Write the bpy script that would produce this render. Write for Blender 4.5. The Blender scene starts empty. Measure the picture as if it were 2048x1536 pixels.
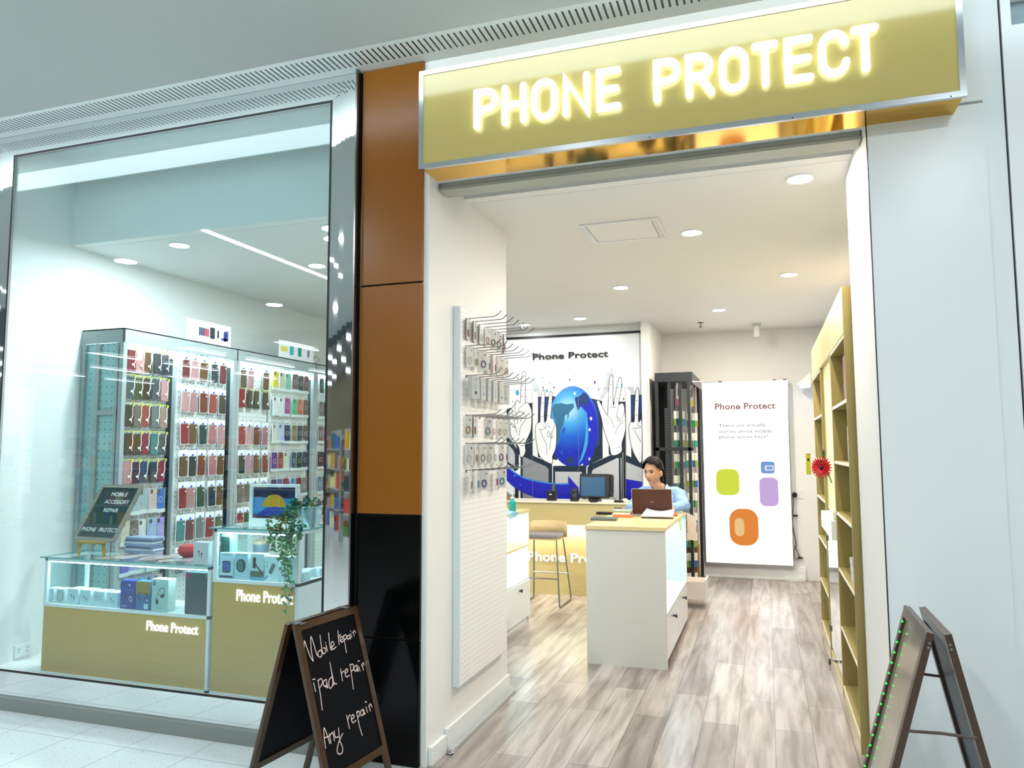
import bpy, bmesh, math, random
from mathutils import Vector, Matrix
random.seed(7)
S = bpy.context.scene; C = S.collection; PI = math.pi
# ---------------- camera model (used for the camera and to lay flat artwork on its real wall) -------------
FPX = 1500.0; CAM = Vector((0, 0, 1.55))
def _basis():
    y, p, r = math.radians(18.62), math.radians(4.98), math.radians(-.2)
    fw = Vector((-math.sin(y)*math.cos(p), math.cos(y)*math.cos(p), math.sin(p)))
    rt = Vector((math.cos(y), math.sin(y), 0)); up = rt.cross(fw)
    return math.cos(r)*rt+math.sin(r)*up, -math.sin(r)*rt+math.cos(r)*up, fw
RT, UP, FW = _basis()
def onp(u, v, P, N):
    d = RT*((u-1024)/FPX)+UP*((768-v)/FPX)+FW
    t = ((Vector(P)-CAM).dot(N))/d.dot(N)
    return CAM+d*t
def YP(u, v, y): return onp(u, v, (0, y, 0), Vector((0, 1, 0)))
def XP(u, v, x): return onp(u, v, (x, 0, 0), Vector((1, 0, 0)))
def ZP(u, v, z=0): return onp(u, v, (0, 0, z), Vector((0, 0, 1)))
cd = bpy.data.cameras.new('camera'); cam = bpy.data.objects.new('camera', cd); C.objects.link(cam)
cd.sensor_fit = 'HORIZONTAL'; cd.sensor_width = 36; cd.lens = FPX/2048*36; cd.clip_end = 200; cd.clip_start = .02
M = Matrix((RT, UP, -FW)).transposed().to_4x4(); M.translation = CAM; cam.matrix_world = M; S.camera = cam
vs = S.view_settings; vs.view_transform = 'Standard'; vs.look = 'None'; vs.gamma = 1; vs.use_curve_mapping = False; vs.exposure = 0.0

# ---------------- materials ----------------
def lin(h):
    h = h.lstrip('#'); c = [int(h[i:i+2], 16)/255 for i in (0, 2, 4)]
    return [(x/12.92 if x <= .04045 else ((x+.055)/1.055)**2.4) for x in c]+[1]
_m = {}
def mat(name, col='#ffffff', rough=.5, metal=0, em=0, emc=None, spec=.5, alpha=1, var=0, coat=0):
    if name in _m: return _m[name]
    m = bpy.data.materials.new(name); m.use_nodes = True; b = m.node_tree.nodes['Principled BSDF']; n = m.node_tree
    c = lin(col) if isinstance(col, str) else col
    b.inputs['Base Color'].default_value = c; b.inputs['Roughness'].default_value = rough; b.inputs['Metallic'].default_value = metal
    b.inputs['Specular IOR Level'].default_value = spec; b.inputs['Alpha'].default_value = alpha; b.inputs['Coat Weight'].default_value = coat
    if em: b.inputs['Emission Color'].default_value = lin(emc or '#ffffff'); b.inputs['Emission Strength'].default_value = em
    if var:
        g = n.nodes.new('ShaderNodeNewGeometry'); t = n.nodes.new('ShaderNodeTexNoise'); t.inputs['Scale'].default_value = 3; t.inputs['Detail'].default_value = 4
        x = n.nodes.new('ShaderNodeMix'); x.data_type = 'RGBA'; x.inputs[6].default_value = [k*(1-var) for k in c[:3]]+[1]; x.inputs[7].default_value = [min(1, k*(1+var)) for k in c[:3]]+[1]
        n.links.new(g.outputs['Position'], t.inputs['Vector']); n.links.new(t.outputs[0], x.inputs[0]); n.links.new(x.outputs[2], b.inputs['Base Color'])
    _m[name] = m; return m
def nt(m): return m.node_tree.nodes, m.node_tree.links
def grain(name, c1, c2, scale=(1, 1, 1), rough=.4, ns=8, coat=0):
    m = mat(name, c1, rough, coat=coat); N, L = nt(m); b = N['Principled BSDF']
    g = N.new('ShaderNodeNewGeometry'); mp = N.new('ShaderNodeMapping'); mp.inputs['Scale'].default_value = scale
    t = N.new('ShaderNodeTexNoise'); t.inputs['Scale'].default_value = ns; t.inputs['Detail'].default_value = 6; t.inputs['Distortion'].default_value = .4
    x = N.new('ShaderNodeMix'); x.data_type = 'RGBA'; x.inputs[6].default_value = lin(c1); x.inputs[7].default_value = lin(c2)
    L.new(g.outputs['Position'], mp.inputs[0]); L.new(mp.outputs[0], t.inputs['Vector']); L.new(t.outputs[0], x.inputs[0]); L.new(x.outputs[2], b.inputs['Base Color'])
    return m
def glassy(name, tint, refl=.06, rough=0, ior=1.45):
    m = bpy.data.materials.new(name); m.use_nodes = True; N, L = nt(m); N.clear()
    o = N.new('ShaderNodeOutputMaterial'); t = N.new('ShaderNodeBsdfTransparent'); t.inputs[0].default_value = lin(tint)
    g = N.new('ShaderNodeBsdfGlossy'); g.inputs['Roughness'].default_value = rough; x = N.new('ShaderNodeMixShader')
    f = N.new('ShaderNodeLayerWeight'); f.inputs[0].default_value = .5
    w = N.new('ShaderNodeMath'); w.operation = 'POWER'; w.inputs[1].default_value = 4.5
    a = N.new('ShaderNodeMath'); a.operation = 'MULTIPLY_ADD'; a.inputs[1].default_value = .9; a.inputs[2].default_value = refl
    L.new(f.outputs['Facing'], w.inputs[0]); L.new(w.outputs[0], a.inputs[0]); L.new(a.outputs[0], x.inputs[0]); L.new(t.outputs[0], x.inputs[1]); L.new(g.outputs[0], x.inputs[2]); L.new(x.outputs[0], o.inputs[0])
    _m[name] = m; return m
def stripes(name, base, dark, axis, pitch, duty, lo=None, hi=None, axis2=None, pitch2=None, rough=.5, ax3=1, metal=0):
    """dark slots / holes on a base colour, by world position: slots across `axis`, limited to lo..hi on ax3; holes if axis2"""
    m = mat(name, base, rough, metal); N, L = nt(m); b = N['Principled BSDF']
    g = N.new('ShaderNodeNewGeometry'); s = N.new('ShaderNodeSeparateXYZ'); L.new(g.outputs['Position'], s.inputs[0])
    def mt(op, a, bb):
        q = N.new('ShaderNodeMath'); q.operation = op
        for i, k in enumerate((a, bb)):
            if isinstance(k, (int, float)): q.inputs[i].default_value = k
            else: L.new(k, q.inputs[i])
        return q.outputs[0]
    if axis2 is None:
        r = mt('LESS_THAN', mt('PINGPONG', s.outputs[axis], pitch/2), pitch*duty/2)
        if lo is not None: r = mt('MULTIPLY', mt('MULTIPLY', mt('GREATER_THAN', s.outputs[ax3], lo), mt('LESS_THAN', s.outputs[ax3], hi)), r)
    else:
        a1 = mt('PINGPONG', s.outputs[axis], pitch/2); a2 = mt('PINGPONG', s.outputs[axis2], pitch2/2)
        d = mt('ADD', mt('MULTIPLY', a1, a1), mt('MULTIPLY', a2, a2)); r = mt('LESS_THAN', d, (pitch*duty/2)**2)
    x = N.new('ShaderNodeMix'); x.data_type = 'RGBA'; x.inputs[6].default_value = lin(base); x.inputs[7].default_value = lin(dark)
    L.new(r, x.inputs[0]); L.new(x.outputs[2], b.inputs['Base Color']); return m
def floor_wood():
    m = mat('laminate planks', '#b7a79a', .28); N, L = nt(m); b = N['Principled BSDF']
    g = N.new('ShaderNodeNewGeometry'); s = N.new('ShaderNodeSeparateXYZ'); c = N.new('ShaderNodeCombineXYZ')
    L.new(g.outputs['Position'], s.inputs[0]); L.new(s.outputs[1], c.inputs[0]); L.new(s.outputs[0], c.inputs[1])
    br = N.new('ShaderNodeTexBrick'); br.inputs['Scale'].default_value = 1; br.inputs['Brick Width'].default_value = 1.25; br.inputs['Row Height'].default_value = .195
    br.inputs['Mortar Size'].default_value = .0018; br.offset = .37; br.inputs['Color1'].default_value = lin('#988f8b'); br.inputs['Color2'].default_value = lin('#c2b9b3'); br.inputs['Mortar'].default_value = lin('#665d57')
    L.new(c.outputs[0], br.inputs['Vector'])
    mp = N.new('ShaderNodeMapping'); mp.inputs['Scale'].default_value = (8, .8, 1); L.new(g.outputs['Position'], mp.inputs[0])
    t = N.new('ShaderNodeTexNoise'); t.inputs['Scale'].default_value = 2.2; t.inputs['Detail'].default_value = 8; t.inputs['Distortion'].default_value = .5; L.new(mp.outputs[0], t.inputs['Vector'])
    rp = N.new('ShaderNodeValToRGB'); rp.color_ramp.elements[0].position = .33; rp.color_ramp.elements[0].color = lin('#9a8f88'); rp.color_ramp.elements[1].position = .62; rp.color_ramp.elements[1].color = (1, 1, 1, 1)
    L.new(t.outputs[0], rp.inputs[0]); x = N.new('ShaderNodeMix'); x.data_type = 'RGBA'; x.blend_type = 'MULTIPLY'; x.inputs[0].default_value = .75
    L.new(br.outputs[0], x.inputs[6]); L.new(rp.outputs[0], x.inputs[7]); L.new(x.outputs[2], b.inputs['Base Color'])
    return m
def floor_tile():
    m = mat('mall tiles', '#cdd3d3', .22); N, L = nt(m); b = N['Principled BSDF']
    g = N.new('ShaderNodeNewGeometry'); mp = N.new('ShaderNodeMapping'); mp.inputs['Location'].default_value = (3.63+4, -3.22+4, 0); L.new(g.outputs['Position'], mp.inputs[0])
    br = N.new('ShaderNodeTexBrick'); br.offset = 0; br.inputs['Scale'].default_value = 1; br.inputs['Brick Width'].default_value = .4; br.inputs['Row Height'].default_value = .4
    br.inputs['Mortar Size'].default_value = .0016; br.inputs['Mortar'].default_value = lin('#6d7575'); L.new(mp.outputs[0], br.inputs['Vector'])
    t = N.new('ShaderNodeTexNoise'); t.inputs['Scale'].default_value = 60; t.inputs['Detail'].default_value = 5; L.new(g.outputs['Position'], t.inputs['Vector'])
    rp = N.new('ShaderNodeValToRGB'); rp.color_ramp.elements[0].position = .28; rp.color_ramp.elements[0].color = lin('#a3a7a4'); rp.color_ramp.elements[1].position = .4; rp.color_ramp.elements[1].color = lin('#d3dada')
    L.new(t.outputs[0], rp.inputs[0]); L.new(rp.outputs[0], br.inputs['Color1']); L.new(rp.outputs[0], br.inputs['Color2']); L.new(br.outputs[0], b.inputs['Base Color'])
    return m

WHITE = mat('white paint', '#e9e9e6', .55, var=.015); WHITEG = mat('white panel gloss', '#e8ebeb', .25, spec=.5); PANELB = mat('cool white cladding', '#dfe4e4', .3)
CEIL = mat('ceiling paint', '#e6e6e4', .7, var=.01); GREYC = mat('mall ceiling paint', '#bcc3c1', .7, var=.01)
GOLD = grain('gold laminate', '#c89a3a', '#d2a544', (.6, 1, 14), .3, 6)
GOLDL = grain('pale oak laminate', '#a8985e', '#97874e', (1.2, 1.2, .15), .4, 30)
GOLDH = grain('pale oak horizontal grain', '#cfc08a', '#c0b078', (.15, 1, 1.6), .4, 30)
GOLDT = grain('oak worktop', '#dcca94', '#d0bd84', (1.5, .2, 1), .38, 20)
SIGNG = mat('gold sign face', '#c2ae66', .13, .0, spec=.9); GOLDM = mat('gold mirror film', '#d9a83a', .08, 1)
STEEL = mat('mirror steel', '#dfe4e4', .03, 1); ALU = mat('aluminium', '#cfd4da', .22, 1); DARKM = mat('dark gap', '#0b0c0e', .5)
ORANGE = mat('orange cladding', '#85500f', .28, var=.03, spec=.35); BLACKG = mat('black gloss cladding', '#040506', .12, spec=.15)
GREYP = mat('powder grey', '#c3c8c7', .4); TRACK = mat('track grey', '#a8aba0', .4); CHROME = mat('chrome', '#8e8e90', .22, 1)
SKIRT = mat('grey stone skirting', '#7f8783', .25, var=.05)
BLK = mat('black plastic', '#141416', .35); DGREY = mat('dark grey metal', '#22272a', .4); CARD = mat('cardboard', '#8a6a35', .8, var=.05)
PAPER = mat('paper', '#f4f3f2', .7); REDL = mat('red', '#b01018', .5)
E_WARM = mat('downlight lens warm', '#ffffff', em=30, emc='#fff0d8'); E_COOL = mat('downlight lens', '#ffffff', em=30, emc='#ffffff'); E_LED = mat('led strip', '#ffffff', em=14, emc='#dff8ff')
E_LETTER = mat('letter face', '#ffffff', em=1.15, emc='#e4fbff'); E_HALO = mat('letter halo', '#ffffff', em=2.6, emc='#f0ffff'); E_LB = mat('light box face', '#ffffff', em=1.4, emc='#ffffff')
E_TXT = mat('lit lettering', '#ffffff', em=.95, emc='#f6f2ff'); E_LINE = mat('linear lamp', '#ffffff', em=9, emc='#f4fbff'); E_COVE = mat('cove lamp', '#ffffff', em=5, emc='#e6f8ff')
GLASS = glassy('shop window glass', '#f0fafb', .085); CGLASS = glassy('counter glass', '#e0f6f8', .03); POUCH = glassy('clear pouch', '#f4f7f7', .04, .12); CLEAR = glassy('clear plastic', '#eef4f6', .06, .05)
EDGEG = mat('glass edge', '#4fa5a0', .1)
HOLES = stripes('pegboard white holes', '#f0efee', '#6d6c70', 1, .038, .17, axis2=2, pitch2=.029, rough=.45)
HOLEB = stripes('pegboard end holes', '#93bcbb', '#38585a', 0, .05, .2, axis2=2, pitch2=.05, rough=.45)
HOLER = stripes('rack pegboard holes', '#d6dbd9', '#6a7474', 1, .04, .25, axis2=2, pitch2=.04, rough=.45)
GRILLE = stripes('slotted grille', '#c9d0cd', '#23282c', 0, .0325, .3, 3.262, 3.392)
WOODF = floor_wood(); TILE = floor_tile()

# ---------------- mesh builder ----------------
class MB:
    def __init__(s): s.v = []; s.f = []; s.m = []
    def add(s, vs, fs, m=0):
        k = len(s.v); s.v += [Vector(p) for p in vs]
        for f in fs: s.f.append([i+k for i in f]); s.m.append(m)
        return s
    def box(s, x0, y0, z0, x1, y1, z1, m=0):
        if x1 < x0: x0, x1 = x1, x0
        if y1 < y0: y0, y1 = y1, y0
        if z1 < z0: z0, z1 = z1, z0
        return s.add([(x0, y0, z0), (x1, y0, z0), (x1, y1, z0), (x0, y1, z0), (x0, y0, z1), (x1, y0, z1), (x1, y1, z1), (x0, y1, z1)],
                     [(0, 3, 2, 1), (4, 5, 6, 7), (0, 1, 5, 4), (1, 2, 6, 5), (2, 3, 7, 6), (3, 0, 4, 7)], m)
    def ob(s, c, sz, R=None, m=0):
        x, y, z = sz[0]/2, sz[1]/2, sz[2]/2; b = MB().box(-x, -y, -z, x, y, z); R = R or Matrix.Identity(3)
        return s.add([Vector(c)+R@p for p in b.v], b.f, m)
    def quad(s, pts, m=0): return s.add(pts, [tuple(range(len(pts)))], m)
    def tube(s, pts, r, n=8, m=0, cap=True):
        pts = [Vector(p) for p in pts]; rs = r if isinstance(r, (list, tuple)) else [r]*len(pts); vs = []; up = None
        for i, p in enumerate(pts):
            t = ((pts[min(i+1, len(pts)-1)]-p).normalized()+(p-pts[max(i-1, 0)]).normalized())
            t = t.normalized() if t.length > 1e-6 else Vector((0, 0, 1))
            if up is None: up = t.orthogonal().normalized()
            up = (up-t*up.dot(t)).normalized(); w = t.cross(up)
            vs += [p+rs[i]*(up*math.cos(a*2*PI/n)+w*math.sin(a*2*PI/n)) for a in range(n)]
        fs = [(i*n+a, i*n+(a+1) % n, (i+1)*n+(a+1) % n, (i+1)*n+a) for i in range(len(pts)-1) for a in range(n)]
        if cap: fs += [tuple(range(n-1, -1, -1)), tuple((len(pts)-1)*n+a for a in range(n))]
        return s.add(vs, fs, m)
    def cyl(s, a, b, r, n=16, m=0, r2=None): return s.tube([a, b], [r, r if r2 is None else r2], n, m)
    def lathe(s, prof, c=(0, 0, 0), n=24, m=0, ax=2):
        vs = []
        for r, z in prof:
            for a in range(n):
                p = (r*math.cos(a*2*PI/n), r*math.sin(a*2*PI/n), z)
                if ax == 1: p = (p[0], -p[2], p[1])
                if ax == 0: p = (p[2], p[0], p[1])
                vs.append(Vector(c)+Vector(p))
        k = len(prof); fs = [(i*n+a, i*n+(a+1) % n, (i+1)*n+(a+1) % n, (i+1)*n+a) for i in range(k-1) for a in range(n)]
        fs += [tuple(range(n-1, -1, -1)), tuple((k-1)*n+a for a in range(n))]
        return s.add(vs, fs, m)
    def sph(s, c, r, n=16, m=0):
        r = r if isinstance(r, (list, tuple)) else (r, r, r); vs = []; h = n//2
        for i in range(1, h):
            t = PI*i/h
            vs += [Vector(c)+Vector((r[0]*math.sin(t)*math.cos(a*2*PI/n), r[1]*math.sin(t)*math.sin(a*2*PI/n), r[2]*math.cos(t))) for a in range(n)]
        top = len(vs); vs += [Vector(c)+Vector((0, 0, r[2])), Vector(c)-Vector((0, 0, r[2]))]
        fs = [(i*n+a, (i+1)*n+a, (i+1)*n+(a+1) % n, i*n+(a+1) % n) for i in range(h-2) for a in range(n)]
        fs += [(top, a, (a+1) % n) for a in range(n)]+[(top+1, (h-2)*n+(a+1) % n, (h-2)*n+a) for a in range(n)]
        return s.add(vs, fs, m)
    def prism(s, poly, O=(0, 0, 0), U=(1, 0, 0), V=(0, 0, 1), d=.01, m=0, ms=None):
        """polygon in (U,V), front at O, thickness d going back along UxV reversed (front faces UxV... = -Y for X,Z)"""
        O, U, V = Vector(O), Vector(U), Vector(V); N = U.cross(V); n = len(poly)
        a = sum(poly[i][0]*poly[(i+1) % n][1]-poly[(i+1) % n][0]*poly[i][1] for i in range(n))
        if a < 0: poly = poly[::-1]
        fr = [O+U*x+V*y for x, y in poly]; bk = [p-N*d for p in fr]
        s.add(fr, [tuple(range(n))], m)
        if d: s.add(fr+bk, [tuple(range(2*n-1, n-1, -1))]+[(i, i+n, (i+1) % n+n, (i+1) % n) for i in range(n)], m if ms is None else ms)
        return s
    def ribbon(s, pts, w, O=(0, 0, 0), U=(1, 0, 0), V=(0, 0, 1), d=0.0, m=0, ms=None, closed=False, cap=True):
        P = [Vector((a, b)) for a, b in pts]; P = [p for i, p in enumerate(P) if i == 0 or (p-P[i-1]).length > 1e-6]; L = []; R = []; n = len(P)
        for i in range(n):
            a = P[i]-P[i-1] if (i or closed) else P[1]-P[0]; b = P[(i+1) % n]-P[i] if (i < n-1 or closed) else P[-1]-P[-2]
            a = a.normalized(); b = b.normalized(); t = (a+b); t = t.normalized() if t.length > .2 else a
            nn = Vector((-t.y, t.x)); k = w/2/max(.45, nn.dot(Vector((-a.y, a.x)))); L.append(P[i]+nn*k); R.append(P[i]-nn*k)
        if closed:
            for i in range(n): j = (i+1) % n; s.prism([tuple(L[i]), tuple(L[j]), tuple(R[j]), tuple(R[i])], O, U, V, d, m, ms)
            return s
        if cap:
            def arc(c, f, to):
                a0 = math.atan2(f.y-c.y, f.x-c.x); a1 = a0-PI
                return [Vector((c.x+w/2*math.cos(a0+(a1-a0)*k/6), c.y+w/2*math.sin(a0+(a1-a0)*k/6))) for k in range(1, 6)]
            poly = L+arc(P[-1], L[-1], R[-1])+R[::-1]+arc(P[0], R[0], L[0])
        else: poly = L+R[::-1]
        return s.prism([tuple(p) for p in poly], O, U, V, d, m, ms)
    def text(s, t, O, U, V, x0, x1, z, h, m=0, bold=0, d=0, ital=0, ms=None):
        """text fitted between x0..x1 (along U), baseline z, cap height h (along V)"""
        cu = bpy.data.curves.new('t', 'FONT'); cu.body = t; cu.size = 1; cu.offset = bold; cu.extrude = 0; cu.shear = ital; cu.resolution_u = 3; cu.space_character = 1.0+bold*1.2
        o = bpy.data.objects.new('t', cu); C.objects.link(o); dg = bpy.context.evaluated_depsgraph_get(); me = bpy.data.meshes.new_from_object(o.evaluated_get(dg))
        bpy.data.objects.remove(o); bpy.data.curves.remove(cu)
        xs = [v.co.x for v in me.vertices]; a, b = min(xs), max(xs); k = (x1-x0)/(b-a); q = h/.73
        O, U, V = Vector(O), Vector(U), Vector(V); N = U.cross(V).normalized()
        base = [O+U*(x0+(v.co.x-a)*k)+V*(z+v.co.y*q) for v in me.vertices]; fs = [tuple(p.vertices) for p in me.polygons]
        if fs and (me.polygons[0].normal.z < 0): fs = [f[::-1] for f in fs]
        s.add(base, fs, m)
        if d:
            cnt = {}
            for f in fs:
                for i in range(len(f)): e = (f[i], f[(i+1) % len(f)]); cnt[e] = 1
            ed = [e for e in cnt if (e[1], e[0]) not in cnt]; n = len(base)
            s.add(base+[p-N*d for p in base], [(e[1], e[0], e[0]+n, e[1]+n) for e in ed], m if ms is None else ms)
        bpy.data.meshes.remove(me); return s
W = {}
def wl(o): return W.get(o.name, Vector((0, 0, 0)))
def build(mb, name, mats, parent=None, local=False, bevel=0, smooth=False, seg=2, olink=False):
    me = bpy.data.meshes.new(name); mats = mats if isinstance(mats, (list, tuple)) else [mats]
    if local: off = Vector((0, 0, 0))
    elif parent is not None: off = wl(parent)
    else:
        xs = [p.x for p in mb.v]; ys = [p.y for p in mb.v]; zs = [p.z for p in mb.v]; off = Vector(((min(xs)+max(xs))/2, (min(ys)+max(ys))/2, min(zs)))
    me.from_pydata([tuple(p-off) for p in mb.v], [], mb.f); o = bpy.data.objects.new(name, me); C.objects.link(o)
    for k in mats: me.materials.append(k)
    for p, k in zip(me.polygons, mb.m): p.material_index = k
    if smooth:
        for p in me.polygons: p.use_smooth = True
        try: me.set_sharp_from_angle(angle=math.radians(40))
        except Exception: pass
    if parent is not None: o.parent = parent; W[o.name] = wl(parent).copy() if not local else Vector((0, 0, 0))
    else:
        if not local: o.location = off
        W[o.name] = off.copy()
    if bevel:
        b = o.modifiers.new('b', 'BEVEL'); b.width = bevel; b.segments = seg; b.limit_method = 'ANGLE'; b.angle_limit = math.radians(50)
    if olink:
        for s_, k in zip(o.material_slots, mats): s_.link = 'OBJECT'; s_.material = k
    return o
def thing(name, label, cat, loc=(0, 0, 0), rz=0, group=None):
    o = bpy.data.objects.new(name, None); C.objects.link(o); o.location = loc; o.rotation_euler = (0, 0, rz); o.empty_display_size = .05
    o['label'] = label; o['category'] = cat
    if group: o['group'] = group
    W[o.name] = Vector(loc); return o
def tag(o, label, cat, group=None):
    o['label'] = label; o['category'] = cat
    if group: o['group'] = group
    return o
def struct(mb, name, mats, parent=None, **k):
    o = build(mb, name, mats, parent, **k)
    if parent is None: o['kind'] = 'structure'
    return o
def dup(root, loc, rz=None, label=None, group=None, mats=None, rot=None, scale=None):
    r = root.copy(); C.objects.link(r); r.location = loc
    if rz is not None: r.rotation_euler = (0, 0, rz)
    if rot is not None: r.rotation_euler = rot
    if scale: r.scale = scale
    if label: r['label'] = label
    if group: r['group'] = group
    def rec(src, dst):
        for ch in list(src.children):
            c = ch.copy(); C.objects.link(c); c.parent = dst
            b = ch.name.split('.')[0]
            if mats and b in mats and mats[b] is not None:
                for s_ in c.material_slots: s_.link = 'OBJECT'; s_.material = mats[b]
            rec(ch, c)
    rec(root, r)
    if mats and root.type == 'MESH' and 'self' in mats: r.material_slots[0].link = 'OBJECT'; r.material_slots[0].material = mats['self']
    return r
def kill(root):
    for ch in list(root.children): kill(ch)
    bpy.data.objects.remove(root)
def area(loc, size, power, col=(1, 1, 1), rot=(0, 0, 0), sy=None, shape='RECTANGLE', spread=None):
    l = bpy.data.lights.new('lamp', 'AREA'); l.energy = power; l.color = col; l.size = size; l.shape = shape
    if sy: l.size_y = sy
    if spread: l.spread = spread
    o = bpy.data.objects.new('lamp', l); C.objects.link(o); o.location = loc; o.rotation_euler = rot; return o
ORD = ['', 'first', 'second', 'third', 'fourth', 'fifth', 'sixth', 'seventh', 'eighth', 'ninth', 'tenth']
_c = {}
def cm(hexc, rough=.35, pre='shell'):
    k = pre+hexc
    if k not in _c: _c[k] = mat(pre+' '+hexc, hexc, rough)
    return _c[k]

def split_build(mb, name, mats, parent):
    par = list(range(len(mb.v)))
    def fd(i):
        while par[i] != i: par[i] = par[par[i]]; i = par[i]
        return i
    pos = {}
    for i, p in enumerate(mb.v):
        k = (round(p.x, 4), round(p.z, 4))
        if k in pos: par[fd(i)] = fd(pos[k])
        pos[k] = i
    for f in mb.f:
        for i in f[1:]: par[fd(i)] = fd(f[0])
    g = {}
    for f, m in zip(mb.f, mb.m): g.setdefault(fd(f[0]), []).append((f, m))
    out = []
    for k, fs in g.items():
        ids = sorted({i for f, _ in fs for i in f}); mp_ = {i: n for n, i in enumerate(ids)}; q = MB(); q.v = [mb.v[i] for i in ids]; q.f = [[mp_[i] for i in f] for f, _ in fs]; q.m = [m for _, m in fs]
        out.append(build(q, name, mats, parent))
    return out
YF = 3.476
# ---------------- setting ----------------
struct(MB().box(-9, -14, -.1, 9, YF, 0).box(-9, YF, -.1, -4.8, YF+.2, 0), 'floor_mall', TILE)
struct(MB().box(-4.7, YF, -.1, .9, 9.7, .001), 'floor_shop', WOODF)
struct(MB().box(-4.66, YF+.03, 0.001, -2.05, 4.02, .2), 'trim_1', WHITE)      # raised display plinth behind the window
struct(MB().box(-4.63, 4.03, 3.0, .80, 9.7, 3.1), 'ceiling_shop', CEIL)
struct(MB().box(-4.63, 3.95, 3.002, .46, 4.03, 3.62), 'trim_2', WHITE)        # bulkhead behind the shopfront
struct(MB().box(-4.70, 3.5, 3.62, .9, 4.03, 3.7), 'ceiling_recess', CEIL)
struct(MB().box(-4.72, YF+.04, 0, -4.63, 9.7, 3.62), 'wall_left', WHITE)
struct(MB().box(-1.25, 9.62, 0, .80, 9.72, 3.1), 'wall_back', WHITE)
struct(MB().box(-4.63, 8.62, 0, -1.31, 8.70, 3.0), 'wall_mural', WHITE)
struct(MB().box(-1.31, 8.48, 0, -1.22, 9.62, 3.0), 'wall_partition', WHITE)
struct(MB().box(.78, 4.2, 0, .86, 9.7, 3.1), 'wall_right', WHITE)
struct(MB().box(.452, YF, 0, .80, 4.28, 3.62), 'wall_entrance_right', WHITE)
struct(MB().box(-1.76, YF+.002, 0, -1.623, 4.70, 3.62), 'wall_entrance_left', WHITE)
struct(MB().box(-1.645, YF, 2.975, .90, YF+.12, 3.62), 'wall_front', WHITE)
struct(MB().box(-1.615, 3.60, 2.93, .447, 3.70, 3.03).box(-1.615, 3.585, 2.93, .447, 3.60, 2.945), 'trim_3', TRACK)
# sliding door track on the floor, skirtings
struct(MB().box(-1.622, 3.50, .0, -1.600, 3.68, .09).box(-1.622, 3.70, 0, -1.605, 4.70, .11), 'baseboard_left', WHITEG, bevel=.003)
struct(MB().box(-1.603, 3.69, 0, -1.575, 4.72, .012).box(-1.598, 3.69, .012, -1.594, 4.72, .02).box(-1.584, 3.69, .012, -1.58, 4.72, .02), 'trim_4', GREYP)
struct(MB().box(-1.20, 9.585, 0, .40, 9.62, .16).box(-1.2, 9.57, .0, .4, 9.585, .12), 'baseboard_back', WHITEG, bevel=.004)
tag(build(MB().box(.16, 9.545, .002, .38, 9.57, .035), 'floor_duct', WHITEG), 'small white cable duct at floor by back wall skirting', 'cable duct')
tag(build(MB().sph((-1.575, 3.665, .008), (.02, .016, .008), 12), 'door_stop', CHROME), 'small round metal stop at the foot of the door track', 'door stop')
# right front cladding
struct(MB().box(.455, YF-.012, .0, .897, YF, 2.975), 'wall_front_right', PANELB)
struct(MB().box(.800, YF-.02, 2.985, .897, YF, 3.6), 'trim_5', PANELB)
struct(MB().box(.897, YF-.004, 0, .972, YF+.05, 3.62), 'trim_6', PANELB)
struct(MB().box(.452, YF-.013, 0, .456, YF-.002, 2.975).box(.9725, YF+.005, 0, .980, YF+.1, 3.62), 'trim_7', DARKM)
# neighbour shop at the right edge
struct(MB().box(.980, YF-.01, 0, 1.016, YF+.06, 3.62).box(1.016, YF-.01, 2.43, 1.6, YF+.06, 3.29).box(1.016, YF-.01, 3.42, 1.6, YF+.06, 3.62), 'trim_8', WHITEG)
PL = grain('grey planks', '#9fb0b6', '#8697a0', (.4, 1, 9), .5, 20)
m_ = MB()
for k in range(9): m_.box(1.01, YF+.055, 2.0+k*.178, 1.7, YF+.08, 2.172+k*.178)
struct(m_, 'wall_neighbour', PL)
tag(build(MB().prism([(1.012, 2.38), (1.5, 1.95), (1.5, 2.31), (1.06, 2.31)], (0, YF+.02, 0), d=.03).box(1.005, YF+.02, 1.2, 1.5, YF+.05, 2.25), 'shop_sign', mat('green sign', '#0a7a1c', .4)), 'green sign panel of the neighbouring shop at the right edge', 'sign')
# mall soffit with slotted grille, lower ceiling with hidden cove lamp
struct(MB().box(-9, 2.9, 3.60, 9, YF+.05, 3.66), 'ceiling_soffit', GRILLE)
struct(MB().box(-9, -3.2, 3.445, 9, 2.985, 3.60), 'ceiling_mall', GREYC)
struct(MB().box(-9, 2.985, 3.465, 9, 2.989, 3.595), 'trim_9', E_COVE)
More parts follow.
